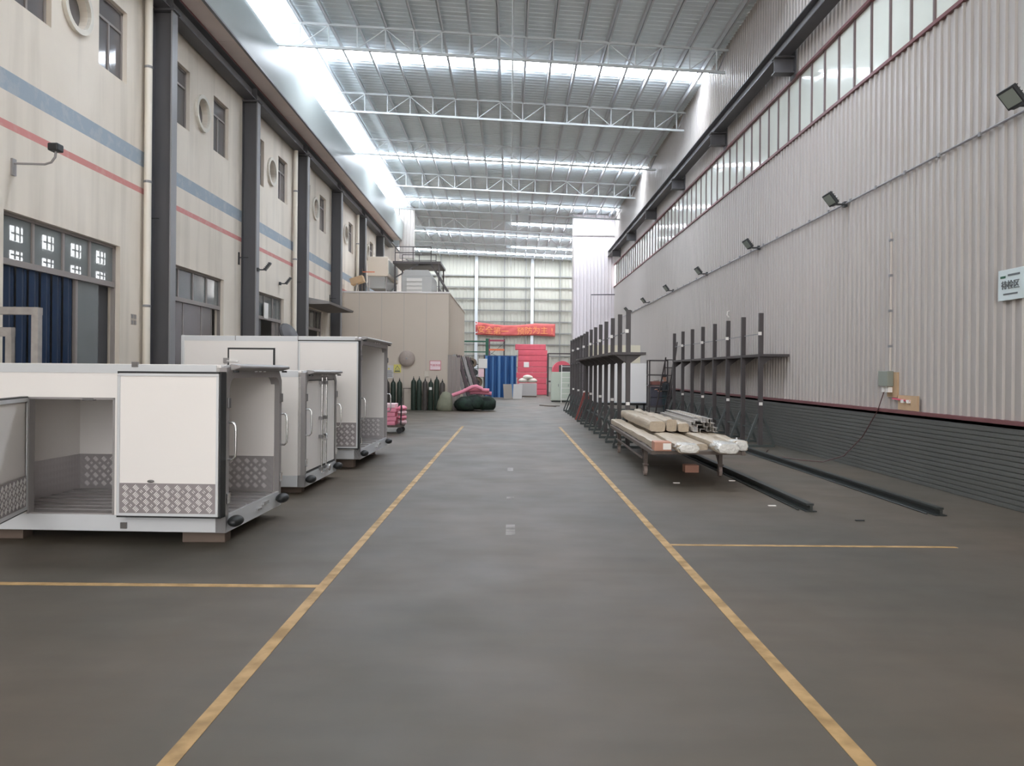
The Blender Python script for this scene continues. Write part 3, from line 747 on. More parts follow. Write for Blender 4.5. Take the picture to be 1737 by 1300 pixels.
# grey steel frame standing behind the nearest body
t = thing('steel_frame', 'weathered grey steel door frame standing behind the nearest truck body', 'frame', (-7.05, 10.3, 0), .05)
fm = mat('weathered_grey_frame', (168, 162, 156), .6, noise=.25, scale=7)
for a in (-.66, .62): B().box(a, -.05, 0, a + .09, .05, 2.42).build('frame_post', fm, t)
B().box(-.66, -.06, 2.42, .71, .06, 2.52).build('frame_header', fm, t)
for a in (-.5, .36): B().box(a, -.18, 0, a + .08, -.1, 2.12).build('inner_post', fm, t)
B().box(-.5, -.19, 2.12, .44, -.09, 2.24).build('inner_header', fm, t)

# ================================================================== PINK FOAM CART
t = thing('platform_cart', 'low flat cart carrying pink foam blocks beside the tall truck body', 'cart', (-3.4, 21.3, 0))
B().box(-.45, -.35, .17, .45, .35, .22).build('deck', M_RUST, t)
for x in (-.38, .38):
    for y in (-.28, .28):
        B().tube([(x, y - .02, .08), (x, y + .02, .08)], .08, 12).build('wheel', M_BLACK, t)
B().bar((.42, -.3, .2), (.44, -.3, .98), .035, .035).build('push_post', M_BLACK, t)
for i in range(5):
    m_ = M_PINKL if i == 4 else M_PINK; h_ = .12
    tag(B().box(-.44, -.3, 0, .26 + .03 * (i % 2), .3, h_ - .008).build('foam_block', m_, bevel=.015), 'pink foam block on the flat cart, %s from the bottom' % ords[i], 'foam block', 'foam blocks on the cart').location = (-3.4, 21.3, .22 + i * h_)
for i in range(4):
    tag(B().blob((0, 0, 0), .13, .22, .075, 10, 6, .1).build('foam_roll', M_PINK if i % 2 else M_PINKL, smooth=True), 'crumpled pink foam roll on the aisle end of the cart, %s from the bottom' % ords[i], 'foam roll', 'foam rolls on the cart').location = (-2.98, 21.3, .295 + i * .13)

# ================================================================== BOOTH WITH PLANT ON TOP
YB = 34.2; XB = -2.75; ZB = 5.2
bo = thing('spray_booth', 'large beige panelled booth standing against the cream wall', 'booth', (0, 0, 0))
B().box(XL + .02, YB, 0, XB, YB + .08, ZB).build('front_wall', M_BOOTH, bo)
x = XL + .1
corr(B(), (XB, YB, 0), (0, 1, 0), (0, 0, 1), (1, 0, 0), 11.6, ZB, .3, .02).build('side_wall', M_BOOTH, bo)
B().box(XL + .02, YB, ZB, XB + .04, YB + 11.6, ZB + .04).build('roof', M_BOOTH, bo)
B().box(XL + .02, YB - .03, ZB, XB + .03, YB, ZB + .07).build('roof_edge_trim', mat('white_trim', (226, 220, 216), .5), bo)
for i in range(1, 5): B().box(XL + 1.0 * i - .01, YB - .004, 0, XL + 1.0 * i + .01, YB, ZB).build('panel_joint', mat('booth_joint', (180, 172, 162), .6), bo)
t = thing('wall_fan', 'round beige metal fan cover on the booth front', 'fan', (-4.6, YB, 2.28))
pr = [(.36, 0), (.36, .09), (.33, .13), (.2, .17), (.06, .18)]
o = B().lathe((0, 0, 0), pr, 24).build('cover', mat('beige_fan_cover', (176, 162, 152), .5, noise=.2, scale=4), t, smooth=True); o.rotation_euler = (PI / 2, 0, 0)
o = B().lathe((0, 0, .175), [(.05, 0), (.04, .03)], 12).build('hub', M_ALUDARK, t); o.rotation_euler = (PI / 2, 0, 0)
def panel_sign(name, label, cat, x, z, w_, h_, face, txt=None, ink=None, size=.2, border=None):
    t = thing(name, label, cat, (x, YB - .012, z))
    B().box(-w_ / 2, -.012, -h_ / 2, w_ / 2, 0, h_ / 2).build('board', border or face, t)
    B().box(-w_ / 2 + .02, -.016, -h_ / 2 + .02, w_ / 2 - .02, -.011, h_ / 2 - .02).build('face', face, t)
    if txt: text_mesh('lettering', txt, size, ink, t, (0, -.02, 0), (PI / 2, 0, 0))
    return t
panel_sign('notice_sign', 'white sign with a red border and red lettering, above the gas cylinders', 'sign', -3.33, 1.98, .5, .42, mat('pinkish_sign', (240, 216, 218), .5), '气瓶存放', M_REDINK, .115, M_REDINK)
t = panel_sign('warning_sign', 'yellow warning triangle sign on the booth wall above the left gas cylinders', 'sign', -5.02, 1.83, .33, .36, M_YSIGN)
B().prism([(-.12, -.018, -.05), (.12, -.018, -.05), (0, -.018, .14)], (0, -.003, 0)).build('triangle', M_INK, t)
B().prism([(-.085, -.022, -.035), (.085, -.022, -.035), (0, -.022, .1)], (0, -.002, 0)).build('triangle_face', M_YSIGN, t)
text_mesh('lettering', '!', .12, M_INK, t, (0, -.026, .02), (PI / 2, 0, 0)); B().box(-.12, -.02, -.14, .12, -.017, -.09).build('caption_bar', M_INK, t)
t = panel_sign('notice_sign', 'white safety notice with dark lines of print, left of the yellow sign', 'sign', -5.4, 1.68, .4, .58, mat('grey_white_notice', (206, 202, 200), .6))
B().prism([(-.06, -.018, .1), (.06, -.018, .1), (0, -.018, .2)], (0, -.003, 0)).build('small_triangle', M_YSIGN, t)
for i, ww in enumerate((.13, .17, .17, .14, .16)): B().box(-ww, -.019, .03 - .06 * i, ww, -.016, .05 - .06 * i).build('print_line', M_INK, t)
tag(B().box(-.1, -.03, -.13, .1, 0, .13).build('wall_switch', mat('cream_switch', (206, 196, 180), .5), bevel=.01), 'small cream switch box below the red bordered sign', 'switch').location = (-3.72, YB, 1.6)

# gas cylinders
def gas(m_, label, x, y, h_=1.32, r=.115):
    t = thing('gas_cylinder', label, 'gas cylinder', (x, y, 0), 0, 'gas cylinders along the booth wall')
    B().lathe((0, 0, 0), [(r * .92, 0), (r, .03), (r, h_ * .88), (r * .93, h_ * .925), (r * .75, h_ * .96), (r * .45, h_ * .985), (.035, h_)], 14).build('body', m_, t, smooth=True)
    B().lathe((0, 0, h_), [(.03, 0), (.035, .02), (.03, .05), (.012, .07), (.015, .13)], 10).build('valve', M_BLACK, t)
    return t
posn = [(-4.25, M_GASG, 1.36), (-4.0, M_GASG, 1.36), (-3.74, M_GASB, 1.3), (-3.49, M_GASG, 1.28), (-3.23, M_GASG, 1.4), (-2.98, M_GASB, 1.25)]
for i, (x, m_, h_) in enumerate(posn): gas(m_, '%s gas cylinder, %s from the left in the row below the red bordered sign' % ('dark green' if m_ is M_GASG else 'grey brown', ords[i]), x, 33.85, h_)
tag(B().box(-.06, -.012, .8, .06, 0, .92).build('paper_label', M_LABEL), 'small white paper label on the fourth gas cylinder', 'label').location = (-3.49, 33.73, .1)
for i, (x, m_) in enumerate(((-5.62, M_GASB), (-5.42, M_GASB), (-5.15, M_GASG), (-4.87, M_GASG))): gas(m_, '%s gas cylinder behind the pink foam cart, %s from the left' % ('dark green' if m_ is M_GASG else 'grey brown', ords[i]), x, 33.85, 1.28)
t = thing('cylinder_rail', 'low dark rail holding the gas cylinders back', 'rail', (-4.6, 34.05, 0))
B().bar((-.15, 0, .95), (.2, 0, .95), .02, .03).build('bar', M_RUST, t); B().bar((-.12, 0, 0), (-.12, 0, .95), .03, .03).build('post', M_RUST, t)

# sack, tarp heap, leaning bars, pink tubes
sk = B().lathe((0, 0, 0), [(.3, 0), (.36, .08), (.34, .35), (.27, .6), (.17, .8), (.06, .84)], 14)
o = tag(sk.build('woven_sack', M_SACK, smooth=True), 'full grey-green woven sack leaning beside the gas cylinders', 'sack'); o.location = (-2.85, 33.4, 0); o.rotation_euler = (0, math.radians(6), 0)
sk = B()
for i in range(6): sk.blob((random.uniform(-.6, .6), random.uniform(-.4, .4), random.uniform(.24, .42)), random.uniform(.4, .5), random.uniform(.4, .6), .36, 12, 8, .07, .3)
o = tag(sk.build('tarp_heap', M_TARP, smooth=True), 'dark green camouflage tarpaulin heap on the floor beside the booth', 'tarpaulin'); o.location = (-1.45, 33.7, 0); o['kind'] = 'stuff'
for i, (pts) in enumerate(([(-.75, -.2, -.1), (-.3, -.2, .06), (.1, -.2, .27), (.3, -.2, .3), (.55, -.2, .18)], [(-.25, 0, .12), (.3, 0, .14), (.85, 0, .12)], [(0, .1, .02), (.4, .1, .03), (.95, .1, -.02)])):
    o = tag(B().tube([(a, b, c) for a, b, c in pts], .085, 10).build('foam_tube', M_PINK, smooth=True), ['bent pink foam tube slumped over the green heap', 'pink foam tube lying straight across the green heap', 'lowest pink foam tube on the green heap'][i], 'foam tube', 'pink foam tubes'); o.location = (-1.75, 33.6, .78)
for i in range(4):
    t = thing('profile_rack', '%s leaning dark metal frame beside the booth corner, counted from the left' % ords[i], 'frame', (-2.52 + .2 * i, 35.0 + .12 * i, 0), 0, 'metal frames leaning by the booth corner')
    a = (-.05, 0, 2.5 - .04 * i); b = (.62 + .03 * i, 0, .04)
    B().bar(a, b, .06, .15).build('outer_bar', mat('purple_brown_bar', (104, 88, 92), .5, noise=.25, scale=6) if i % 2 else M_ALUDARK, t)
    B().bar((a[0] + .12, .05, a[2]), (b[0] + .12, .05, b[2]), .05, .05).build('inner_bar', M_RACK, t)
    for q in (.2, .5, .8): B().bar((a[0] + (b[0] - a[0]) * q, .02, a[2] + (b[2] - a[2]) * q), (a[0] + .14 + (b[0] - a[0]) * q, .03, a[2] + (b[2] - a[2]) * q), .03, .03).build('rung', M_RACK, t)
for i in range(3):
    o = tag(B().box(-.09, -.02, 0, .09, .02, 2.45 - .05 * i).build('leaning_board', mat('grey_tan_board', (152, 142, 136), .7, noise=.15, scale=5, stretch=(3, 3, .3))), '%s upright grey-tan board at the booth corner, counted from the left' % ords[i], 'board', 'upright boards at the booth corner'); o.location = (-2.68 + .19 * i, 34.1 - .02 * i, 0); o.rotation_euler = (math.radians(-1), 0, 0)

# plant on the booth roof
t = thing('air_unit', 'beige boxy air unit on the booth roof close to the cream wall', 'air unit', (-6.55, 38.2, ZB + .04))
B().box(-.5, -.5, 1.15, .5, 3.0, 2.1).build('cabinet', M_BEIGE, t, bevel=.02)
B().box(-.4, -.42, .55, .35, 2.6, 1.15).build('hopper', M_DUCT, t)
for x in (-.45, .42):
    for y in (-.4, 2.8): B().bar((x, y, 0), (x, y, 1.2), .06, .06).build('leg', M_ALUDARK, t)
B().bar((.42, -.4, 0), (.42, 2.8, 1.1), .05, .05).build('brace', M_TRUSS, t)
for i in range(4): B().box(.5, -.3 + .8 * i, 1.3, .52, .3 + .8 * i, 1.95).build('side_grille', M_DUCT, t)
t = thing('duct_cabinet', 'grey duct housing with pale louvred doors on the booth roof', 'duct', (-4.6, 37.6, ZB + .04))
B().box(-.75, 0, 0, .75, 2.4, 1.15).build('housing', M_DUCT, t, bevel=.02)
B().prism([(-.75, 0, 1.15), (.75, 0, 1.15), (.55, 0, 1.45), (-.6, 0, 1.45)], (0, 2.4, 0)).build('sloped_top', M_DUCT, t)
for i in range(5): B().box(-.5, -.03, .08 + .2 * i, .25, 0, .24 + .2 * i).build('louvre', mat('pale_louvre', (192, 190, 186), .5), t)
t = thing('roof_platform', 'dark steel access platform with handrails above the booth', 'platform', (-4.6, 40.5, 0))
B().box(-1.3, -2.2, 7.1, 1.1, .6, 7.22).build('deck', M_RACK, t)
for y in (-2.1, 0.5):
    for x in (-1.2, -.3, .6): B().bar((x, y, 7.22), (x, y, 7.95), .04, .04).build('rail_post', M_RACK, t)
    for z in (7.65, 7.95): B().bar((-1.2, y, z), (.6, y, z), .04, .04).build('hand_rail', M_RACK, t)
for x, y in ((-1.2, -2.1), (1.0, -2.1), (-1.2, 0.5), (1.0, 0.5)): B().bar((x, y, ZB + .04), (x, y, 7.1), .07, .07).build('support_post', M_RACK, t)
for y in (-2.1, 0.5):
    B().bar((.6, y, 7.1), (2.6 - .9, y, ZB + .04), .06, .08).build('raking_strut', M_RACK, t)
    B().bar((-1.2, y, 6.4), (0, y, 7.1), .06, .06).build('knee_brace', M_RACK, t)
for z in (6.4, 5.85): B().bar((1.0, -2.1, z), (1.0, 0.5, z), .05, .05).build('side_rail', M_RACK, t)
t = thing('folding_stool', 'small stool with an orange seat on the booth roof', 'stool', (-6.9, 35.6, ZB + .04))
o = B().box(-.3, -.25, .55, .3, .25, .85).build('crate_seat', M_TAN, t); o.rotation_euler = (0, math.radians(-18), 0)
for x in (-.3, .35):
    for y in (-.2, .2): B().bar((x * .6, y, .6), (x, y, 0), .04, .04).build('leg', M_ALUDARK, t)
t = thing('guard_post', 'thin orange-brown guard post and rail on the booth roof', 'rail', (-7.1, 36.6, ZB + .04))
B().bar((0, 0, 0), (0, 0, 1.35), .05, .05).build('post', M_RUST, t); B().bar((0, 0, 1.2), (.6, 0, 1.2), .04, .04).build('rail', M_ORANGE, t)

# canopy slab over the fourth bay door
t = thing('canopy', 'grey concrete canopy slab projecting from the cream wall over a dark doorway', 'canopy', (XL, 28.3, 4.16))
B().prism([(0, 0, 0), (1.05, 0, .02), (1.08, 0, .1), (0, 0, .3)], (0, 4.3, 0)).build('slab', mat('grey_canopy', (150, 144, 140), .7, noise=.15, scale=2), t)

# ================================================================== LEFT WALL FITTINGS
t = thing('wall_camera', 'black camera on a bent grey arm fixed to the cream wall at the red band', 'camera', (XL, 11.9, 4.85))
B().box(0, -.05, -.16, .03, .05, .1).build('wall_plate', M_ALUDARK, t)
B().tube([(.02, 0, .03), (.5, 0, .02), (.6, 0, .05), (.66, 0, .13), (.67, 0, .22)], .018, 8).build('arm', M_ALUDARK, t, smooth=True)
B().box(.58, -.08, .22, .74, .1, .34).build('camera_head', M_BLACK, t, bevel=.02)
def flood(loc, rz, label, group=None):
    t = thing('floodlight', label, 'floodlight', loc, rz, group)
    B().box(-.06, -.05, -.05, 0, .05, .05).build('wall_plate', M_FLOOD, t)
    B().tube([(-.03, 0, 0), (-.23, 0, 0)], .02, 8).build('arm', M_FLOOD, t)
    B().box(-.25, -.11, -.02, -.21, .11, .02).build('yoke', M_FLOOD, t)
    h_ = B().box(-.13, -.13, -.03, .13, .13, .03).build('lamp_head', M_FLOOD, t, bevel=.008)
    B().box(-.1, -.105, -.038, .1, .105, -.031).build('lens', M_LENS, h_)
    for i in range(5): B().box(-.1 + .05 * i - .006, -.12, .03, -.1 + .05 * i + .006, .12, .055).build('fin', M_FLOOD, h_)
    h_.location = (-.31, 0, .1); h_.rotation_euler = (math.radians(-12), math.radians(52), 0)
    return t
GF = 'floodlights along the white corrugated wall'
f0 = flood((XR - .03, 9.45, 5.05), 0, 'floodlight with a grey lens on the white wall, nearest the viewer', GF)
for i, y in enumerate((14.8, 19.95, 25.2, 30.4, 35.6, 40.8)):
    dup(f0, None, (XR - .03, y, 5.0), 0, 'floodlight on the white corrugated wall, %s from the viewer' % ords[i + 1])
dup(f0, None, (-7.32, 22.1, 4.6), PI, 'dark floodlight fixed to the second steel column').__setitem__('group', 'floodlights on the left side')
dup(f0, None, (XL + .02, 25.6, 4.6), PI, 'dark floodlight on the cream wall above the notice doorway').__setitem__('group', 'floodlights on the left side')
for i, (x, y, z) in enumerate(((-7.77, 16.4, 4.9), (-7.77, 21.95, 4.9), (-7.77, 27.45, 4.85), (-7.77, 32.95, 4.8))):
    t = thing('cable_bracket', 'small dark wall bracket beside the %s steel column' % ords[i], 'bracket', (XL, y - .15, z), 0, 'small brackets beside the columns')
    B().box(0, -.03, -.2, .025, .03, .15).build('plate', M_BLACK, t); B().bar((0, 0, 0), (.28, 0, 0), .025, .025).build('arm', M_BLACK, t)
t = thing('industrial_fan', 'grey pedestal fan head standing in the third bay doorway', 'fan', (-7.2, 24.9, 0))
B().tube([(0, 0, 0), (0, 0, 2.9)], .03, 8).build('pole', M_BLACK, t); B().lathe((0, 0, 0), [(.3, 0), (.3, .04), (.05, .08)], 14).build('base', M_BLACK, t)
o = B().lathe((0, 0, -.06), [(.05, 0), (.38, .03), (.42, .08), (.38, .14), (.06, .17)], 20).build('cage', mat('dark_fan_cage', (78, 76, 76), .5), t); o.location = (0, 0, 2.85); o.rotation_euler = (math.radians(62), math.radians(20), math.radians(58))
t = thing('switch_plate', 'small grey four-part switch plate on the cream wall beside the first door', 'switch', (XL, 15.75, 2.72))
for a in (-.1, .02):
    for c in (-.1, .02): B().box(.0, a, c, .015, a + .08, c + .08).build('switch_cover', M_ALUDARK, t)
B().box(0, -.11, -.11, .008, .11, .11).build('back_plate', mat('switch_back', (186, 176, 164), .6), t)

# ================================================================== RIGHT WALL FITTINGS
t = thing('lighting_conduit', 'thin grey conduit running level along the white corrugated wall', 'conduit', (XR - .06, 8, 5.0))
B().tube([(0, 0, .06), (0, 8, .0), (0, 20, -.03), (0, 36, -.05)], .018, 6).build('pipe', mat('grey_conduit', (150, 148, 150), .5), t)
i = 0; yy = .5
while yy < 34: B().box(-.03, yy, .03 - .002 * yy - .03, .0, yy + .05, .03 - .002 * yy + .03).build('clip', M_COLEDGE, t); yy += 1.0
t = thing('area_sign', 'pale blue-white sign with dark characters high on the white wall at the frame edge', 'sign', (XR - .05, 9.86, 2.9))
B().box(-.02, -.27, -.21, 0, .25, .19).build('board', M_SIGN, t, bevel=.004)
text_mesh('lettering', '待检区', .12, M_INK, t, (-.024, 0, -.02), (PI / 2, 0, -PI / 2))
B().box(-.024, -.18, .1, -.02, .05, .125).build('print_line', M_INK, t); B().box(-.024, -.14, -.14, -.02, .14, -.12).build('print_line', M_INK, t); B().box(-.024, .1, .08, -.02, .2, .11).build('green_mark', M_GREEN, t)
t = thing('electrical_box', 'grey electrical box with white sockets on a tan backboard on the wall', 'electrical box', (XR - .035, 12.95, 1.62))
B().box(-.03, -.22, -.28, 0, .12, .14).build('backboard', M_TAN, t)
B().box(-.14, -.1, -.1, -.03, .22, .16).build('enclosure', M_GREYBOX, t, bevel=.01)
for a in (0, .13): B().box(-.1, a - .06, -.2, -.03, a + .04, -.11).build('socket', M_LABEL, t)
t = thing('socket_board', 'lower tan board with red and white connectors above the dark red trim', 'socket board', (XR - .035, 12.35, 1.26))
B().box(-.03, -.25, -.12, 0, .35, .12).build('backboard', M_TAN, t)
B().bar((-.045, -.05, .03), (-.045, .5, .06), .02, .025).build('red_lead', M_REDINK, t)
for a in (-.05, .12): B().box(-.07, a, -.0, -.03, a + .07, .05).build('connector', M_LABEL, t)
t = thing('power_conduit', 'thin upright conduit rising from the grey electrical box', 'conduit', (XR - .05, 13.0, 1.78))
B().tube([(0, 0, 0), (0, 0, 2.35)], .02, 8).build('pipe', mat('cream_conduit', (196, 186, 176), .5), t)
for z in (.4, 1.0, 1.6, 2.2): B().box(-.03, -.03, z, 0.02, .03, z + .04).build('clip', M_COLEDGE, t)
tag(B().tube([(6.38, 13.05, 1.45), (6.39, 13.3, 1.1), (6.36, 13.8, .6), (6.25, 14.3, .2), (6.1, 14.9, .012), (5.8, 15.2, .012), (5.5, 15.9, .012), (5.55, 16.6, .012), (5.8, 17.2, .012)], .009, 6).build('power_cable', M_CABLE), 'dark power cable hanging from the electrical box and trailing on the floor', 'cable')
t = thing('wall_hook', 'small white hook fitting on the white wall above the second storage rack', 'hook', (XR - .04, 22.6, 3.45))
B().tube([(0, 0, .12), (-.06, 0, .1), (-.07, 0, 0), (-.02, 0, -.07)], .02, 6).build('hook', M_LABEL, t)
t = thing('wall_bracket_arm', 'thin dark arm projecting across the white partition wall', 'bracket', (XR, Y1 - .3, 6.6))
B().bar((0, 0, 0), (-1.5, 0, -.02), .06, .06).build('arm', M_COLUMN, t); B().bar((-1.48, 0, 0), (-1.48, 0, -4.2), .02, .02).build('hanging_line', M_COLEDGE, t)

# floor rails and litter
for x, y0, y1, lb in ((3.75, 9.5, 16.5, 'dark steel rail on the floor running under the loaded cart'), (5.25, 9.3, 17.0, 'dark steel rail on the floor nearer the right wall')):
    t = thing('floor_rail', lb, 'rail', (x, y0, 0))
    L = y1 - y0
    B().box(-.07, 0, 0, .07, L, .012).build('base_flange', M_RAIL, t); B().box(-.018, 0, .012, .018, L, .075).build('web', M_RAIL, t); B().box(-.05, .02, .075, .04, L, .1).build('head', M_RAIL, t)
    B().tube([(-.12, .1, .012), (-.11, L / 2, .012), (-.12, L, .012)], .01, 6).build('cable', M_RAIL, t)
for i, (x, y, c) in enumerate(((3.4, 9.9, 1), (3.55, 12.2, 1), (4.1, 8.95, 0), (2.6, 11.9, 1))):
    tag(B().box(-.05, -.015, 0, .05, .015, .012).build('scrap_piece', M_LABEL if c else M_BLACK), ['small white scrap beside the near end of the first floor rail', 'small white scrap by the middle of the first floor rail', 'small black scrap on the floor between the two rails', 'small white scrap on the floor under the loaded cart'][i], 'scrap').location = (x, y, .001)

# ================================================================== STORAGE RACKS
def rack(label, x, ys_, arm, full, htop=3.14, paint=M_RACK):
    t = thing('storage_rack', label, 'rack', (x, ys_[0], 0)); L = ys_[-1] - ys_[0]
    for i, y in enumerate(ys_):
        dy = y - ys_[0]
        u = B().box(-.05, dy - .04, .06, .05, dy + .04, htop).build('upright', paint if i % 3 else M_RACK, t)
        B().box(-.08, dy - .055, 2.62, -.0, dy - .042, 2.70).build('number_plate', M_LABEL, u) if i % 2 == 0 else None
        B().box(-.045, dy - .055, .98, .035, dy - .042, 1.05).build('number_plate', M_LABEL, u) if i % 2 == 0 else None
        B().box(-.34, dy - .04, 0, .34, dy + .04, .06).build('base_bar', M_RACKGREEN, t)
        for s_ in (-1, 1): B().bar((s_ * .32, dy, .06), (s_ * .05, dy, .78), .05, .05).build('base_brace', M_RACKGREEN, t)
        if full:
            for s_ in ((-1, 1) if full == 2 else (1,)):
                B().prism([(s_ * .05, dy - .02, 2.12), (s_ * .05, dy - .02, 1.93), (s_ * min(arm, .3), dy - .02, 2.12)], (0, .04, 0)).build('gusset', paint, t)
    if full:
        x0 = -arm if full == 2 else -.04
        B().box(x0, -.15, 2.12, arm, L + .15, 2.18).build('shelf', M_RACK, t)
    B().bar((0, 0, .42), (0, L, .42), .03, .04).build('tie_bar', M_RACKGREEN, t)
    B().bar((.02, 0, 2.66), (.02, L, 2.66), .02, .02).build('tie_bar', M_COLEDGE, t)
    return t
rack('long dark cantilever rack of eight uprights against the white wall', 5.87, [17.95 + 1.35 * i for i in range(8)], .62, 1)
rack('dark double sided cantilever rack in mid hall behind the loaded cart', 2.68, [17.4 + 1.33 * i for i in range(8)], .38, 2)
rk = rack('farther dark rack of close uprights beyond the mid hall rack', 2.72, [28.0 + 1.2 * i for i in range(6)], .3, 0)
B().bar((0, 0, 3.1), (0, 6.0, 3.1), .04, .05).build('tie_bar', M_RACK, rk); B().bar((0, 0, 2.1), (0, 6.0, 2.1), .04, .05).build('tie_bar', M_RACK, rk)
t = thing('red_trestle', 'orange-red steel trestle at the far end of the mid hall racks', 'trestle', (2.75, 26.95, 0))
for s_ in (-1, 1): B().bar((s_ * .35, 0, 0), (s_ * .04, 0, 1.0), .06, .06).build('leg', mat('orange_red_paint', (140, 66, 58), .5), t); B().bar((s_ * .35, .8, 0), (s_ * .04, .8, 1.0), .06, .06).build('leg', mat('orange_red_paint', (140, 66, 58), .5), t)
B().bar((0, 0, 1.0), (0, .8, 1.0), .06, .06).build('top_bar', mat('orange_red_paint', (140, 66, 58), .5), t)

# profile cart with bundles
CX, CY = 2.2, 11.9
t = thing('profile_cart', 'low rusty steel trolley loaded with wrapped profiles', 'trolley', (CX, CY, 0), -.02)
for x in (0, 1.36): B().box(x - .03, -.25, .47, x + .03, 5.5, .53).build('side_rail', M_RUST, t)
for y in (-.2, .8, 2.0, 3.2, 4.4, 5.4): B().box(0, y - .03, .475, 1.36, y + .03, .525).build('cross_bar', M_RUST, t)
for x in (.06, 1.3):
    for y in (.9, 4.5):
        l_ = B(); l_.bar((x, y, .2), (x, y, .47), .06, .06); l_.bar((x, y + .03, .2), (x, y + .4, .47), .04, .04); l_.build('leg', M_RUST, t)
        c = B().box(x - .045, y - .05, .175, x + .045, y + .06, .2).build('caster', M_RUST, t)
        B().tube([(x - .025, y + .03, .085), (x + .025, y + .03, .085)], .085, 14).build('wheel', M_WHEEL, c)
        for s_ in (-1, 1): B().box(x + s_ * .03 - .004, y - .02, .07, x + s_ * .03 + .004, y + .06, .18).build('fork', M_RUST, c)
B().bar((.0, .9, .3), (.0, 4.5, .3), .025, .03).build('lower_rail', M_RUST, t)
def bundle(name, label, x, y0, L, z, w_, h_, m_, tip=None, tiplen=.35, rz=-.02, cat='profile bundle', group='wrapped profile bundles on the trolley', jit=.012):
    o = thing(name, label, cat, (x, y0, z), rz + random.uniform(-.006, .006), group)
    n = 14; rows = []
    for i in range(n + 1):
        q = i / n; y = q * L; row = []
        sx = w_ / 2 * (1 + random.uniform(-.09, .05)); sz = h_ / 2 * (1 + random.uniform(-.16, .06)); wob = random.uniform(-.05, .05) * w_
        for j in range(13):
            a = 2 * PI * (j % 12) / 12; ca, sa = math.cos(a), math.sin(a)
            px_ = math.copysign(abs(ca) ** .4, ca) * sx; pz_ = math.copysign(abs(sa) ** .4, sa) * sz
            row.append((px_ + wob, y, sz + pz_))
        rows.append(row)
    b_ = B(); b_.sheet(rows); b_._add(rows[0][:12], [tuple(range(12))]); b_._add(rows[-1][:12], [tuple(range(12))[::-1]]); b_.build('wrapped_length', m_, o, smooth=True)
    if tip:
        rows = []
        for i, (yy, s_) in enumerate(((-.05, .45), (-.04, .9), (.02, 1.08), (tiplen * .5, 1.1), (tiplen, 1.04))):
            row = []
            for j in range(13):
                a = 2 * PI * (j % 12) / 12; k_ = s_ * (1 + (random.Random(j % 12 + i * 20).uniform(-.12, .12)))
                row.append((math.copysign(abs(math.cos(a)) ** .6, math.cos(a)) * w_ / 2 * k_, yy, h_ / 2 + math.copysign(abs(math.sin(a)) ** .6, math.sin(a)) * h_ / 2 * min(k_, 1.12)))
            rows.append(row)
        b_ = B(); b_.sheet(rows); b_._add(rows[0][:12], [tuple(range(12))]); b_.build('end_wrap', tip, o, smooth=True)
    return o
bu = bundle('profile_bundle', 'cream wrapped bundle with a brown cardboard end and white label, along the aisle edge', CX + .13, 11.62, 5.9, .53, .25, .13, M_WRAP)
B().box(-.13, -.01, -.004, .13, .26, .136).build('cardboard_cap', M_CARTBOARD, bu, bevel=.01)
bu2 = B().box(.0, -.016, .02, .12, -.011, .115).build('paper_label', M_LABEL, bu)
bundle('profile_bundle', 'cream wrapped bundle ending in crumpled clear film, second from the aisle', CX + .45, 11.3, 5.9, .53, .3, .13, M_WRAP, M_WRAPW)
bundle('profile_bundle', 'dull cream bundle lying between the two film-ended bundles', CX + .74, 11.75, 5.4, .53, .22, .1, M_WRAP)
bundle('profile_bundle', 'cream wrapped bundle with a large bunched plastic end, third from the aisle', CX + 1.02, 11.25, 5.7, .53, .32, .15, M_WRAP, M_WRAPW, .5)
bundle('profile_bundle', 'cream wrapped bundle with clear plastic end at the wall side of the trolley', CX + 1.34, 11.7, 5.4, .53, .2, .15, M_WRAP, M_WRAPW)
ups = [(.42, .28, .2, M_WRAP, 13.6, 4.0, 'thick cream wrapped bundle on top, nearest the aisle'), (.69, .18, .22, M_WRAP, 13.7, 3.9, 'cream wrapped bundle on top, second from the aisle'), (.9, .2, .16, M_WRAP, 13.6, 3.4, 'cream wrapped bundle on top, third from the aisle')]
for a, w_, h_, m_, y0, L, lb in ups: bundle('profile_bundle', lb, CX + a, y0, L, .668, w_, h_, m_)
def profile(x, y, z, L, lb, m_, kind):
    o = thing('metal_profile', lb, 'metal profile', (x, y, z), -.03, 'bare profiles on the trolley'); b_ = B(); s = .075
    if kind == 0: b_.box(0, 0, 0, s, L, .006); b_.box(0, 0, 0, .006, L, s); b_.box(s - .006, 0, 0, s, L, s)
    elif kind == 1: b_.box(0, 0, 0, s, L, .006); b_.box(0, 0, s - .006, s, L, s); b_.box(0, 0, 0, .006, L, s); b_.box(s * .5, 0, 0, s * .5 + .006, L, s)
    else: b_.bar((0, 0, 0), (0, L, 0), .01, s); b_.bar((s * .5, 0, s * .4), (s * .5, L, s * .4), s, .008)
    b_.build('extrusion', m_, o)
    B().box(.012, .3, s * .9, s * .9, L - .02, s * .98).build('protective_film', M_WRAP if kind != 2 else M_WRAPG, o)
n = 0
for j in range(3):
    for i in range(5 - j):
        profile(CX + 1.03 + .088 * i + .04 * j, 13.45 + .12 * ((i * 7 + j * 3) % 4), .685 + .078 * j, 3.6 - .25 * j, 'bare metal profile in the top pile, row %s up, %s from the aisle' % (ords[j], ords[i]), M_WRAPG, (i + j) % 3); n += 1
tag(B().box(-.12, -.1, 0, .12, .1, .13).build('carton', M_CARTBOARD, bevel=.005), 'small brown carton on the floor under the loaded trolley', 'carton').location = (3.15, 13.3, 0)
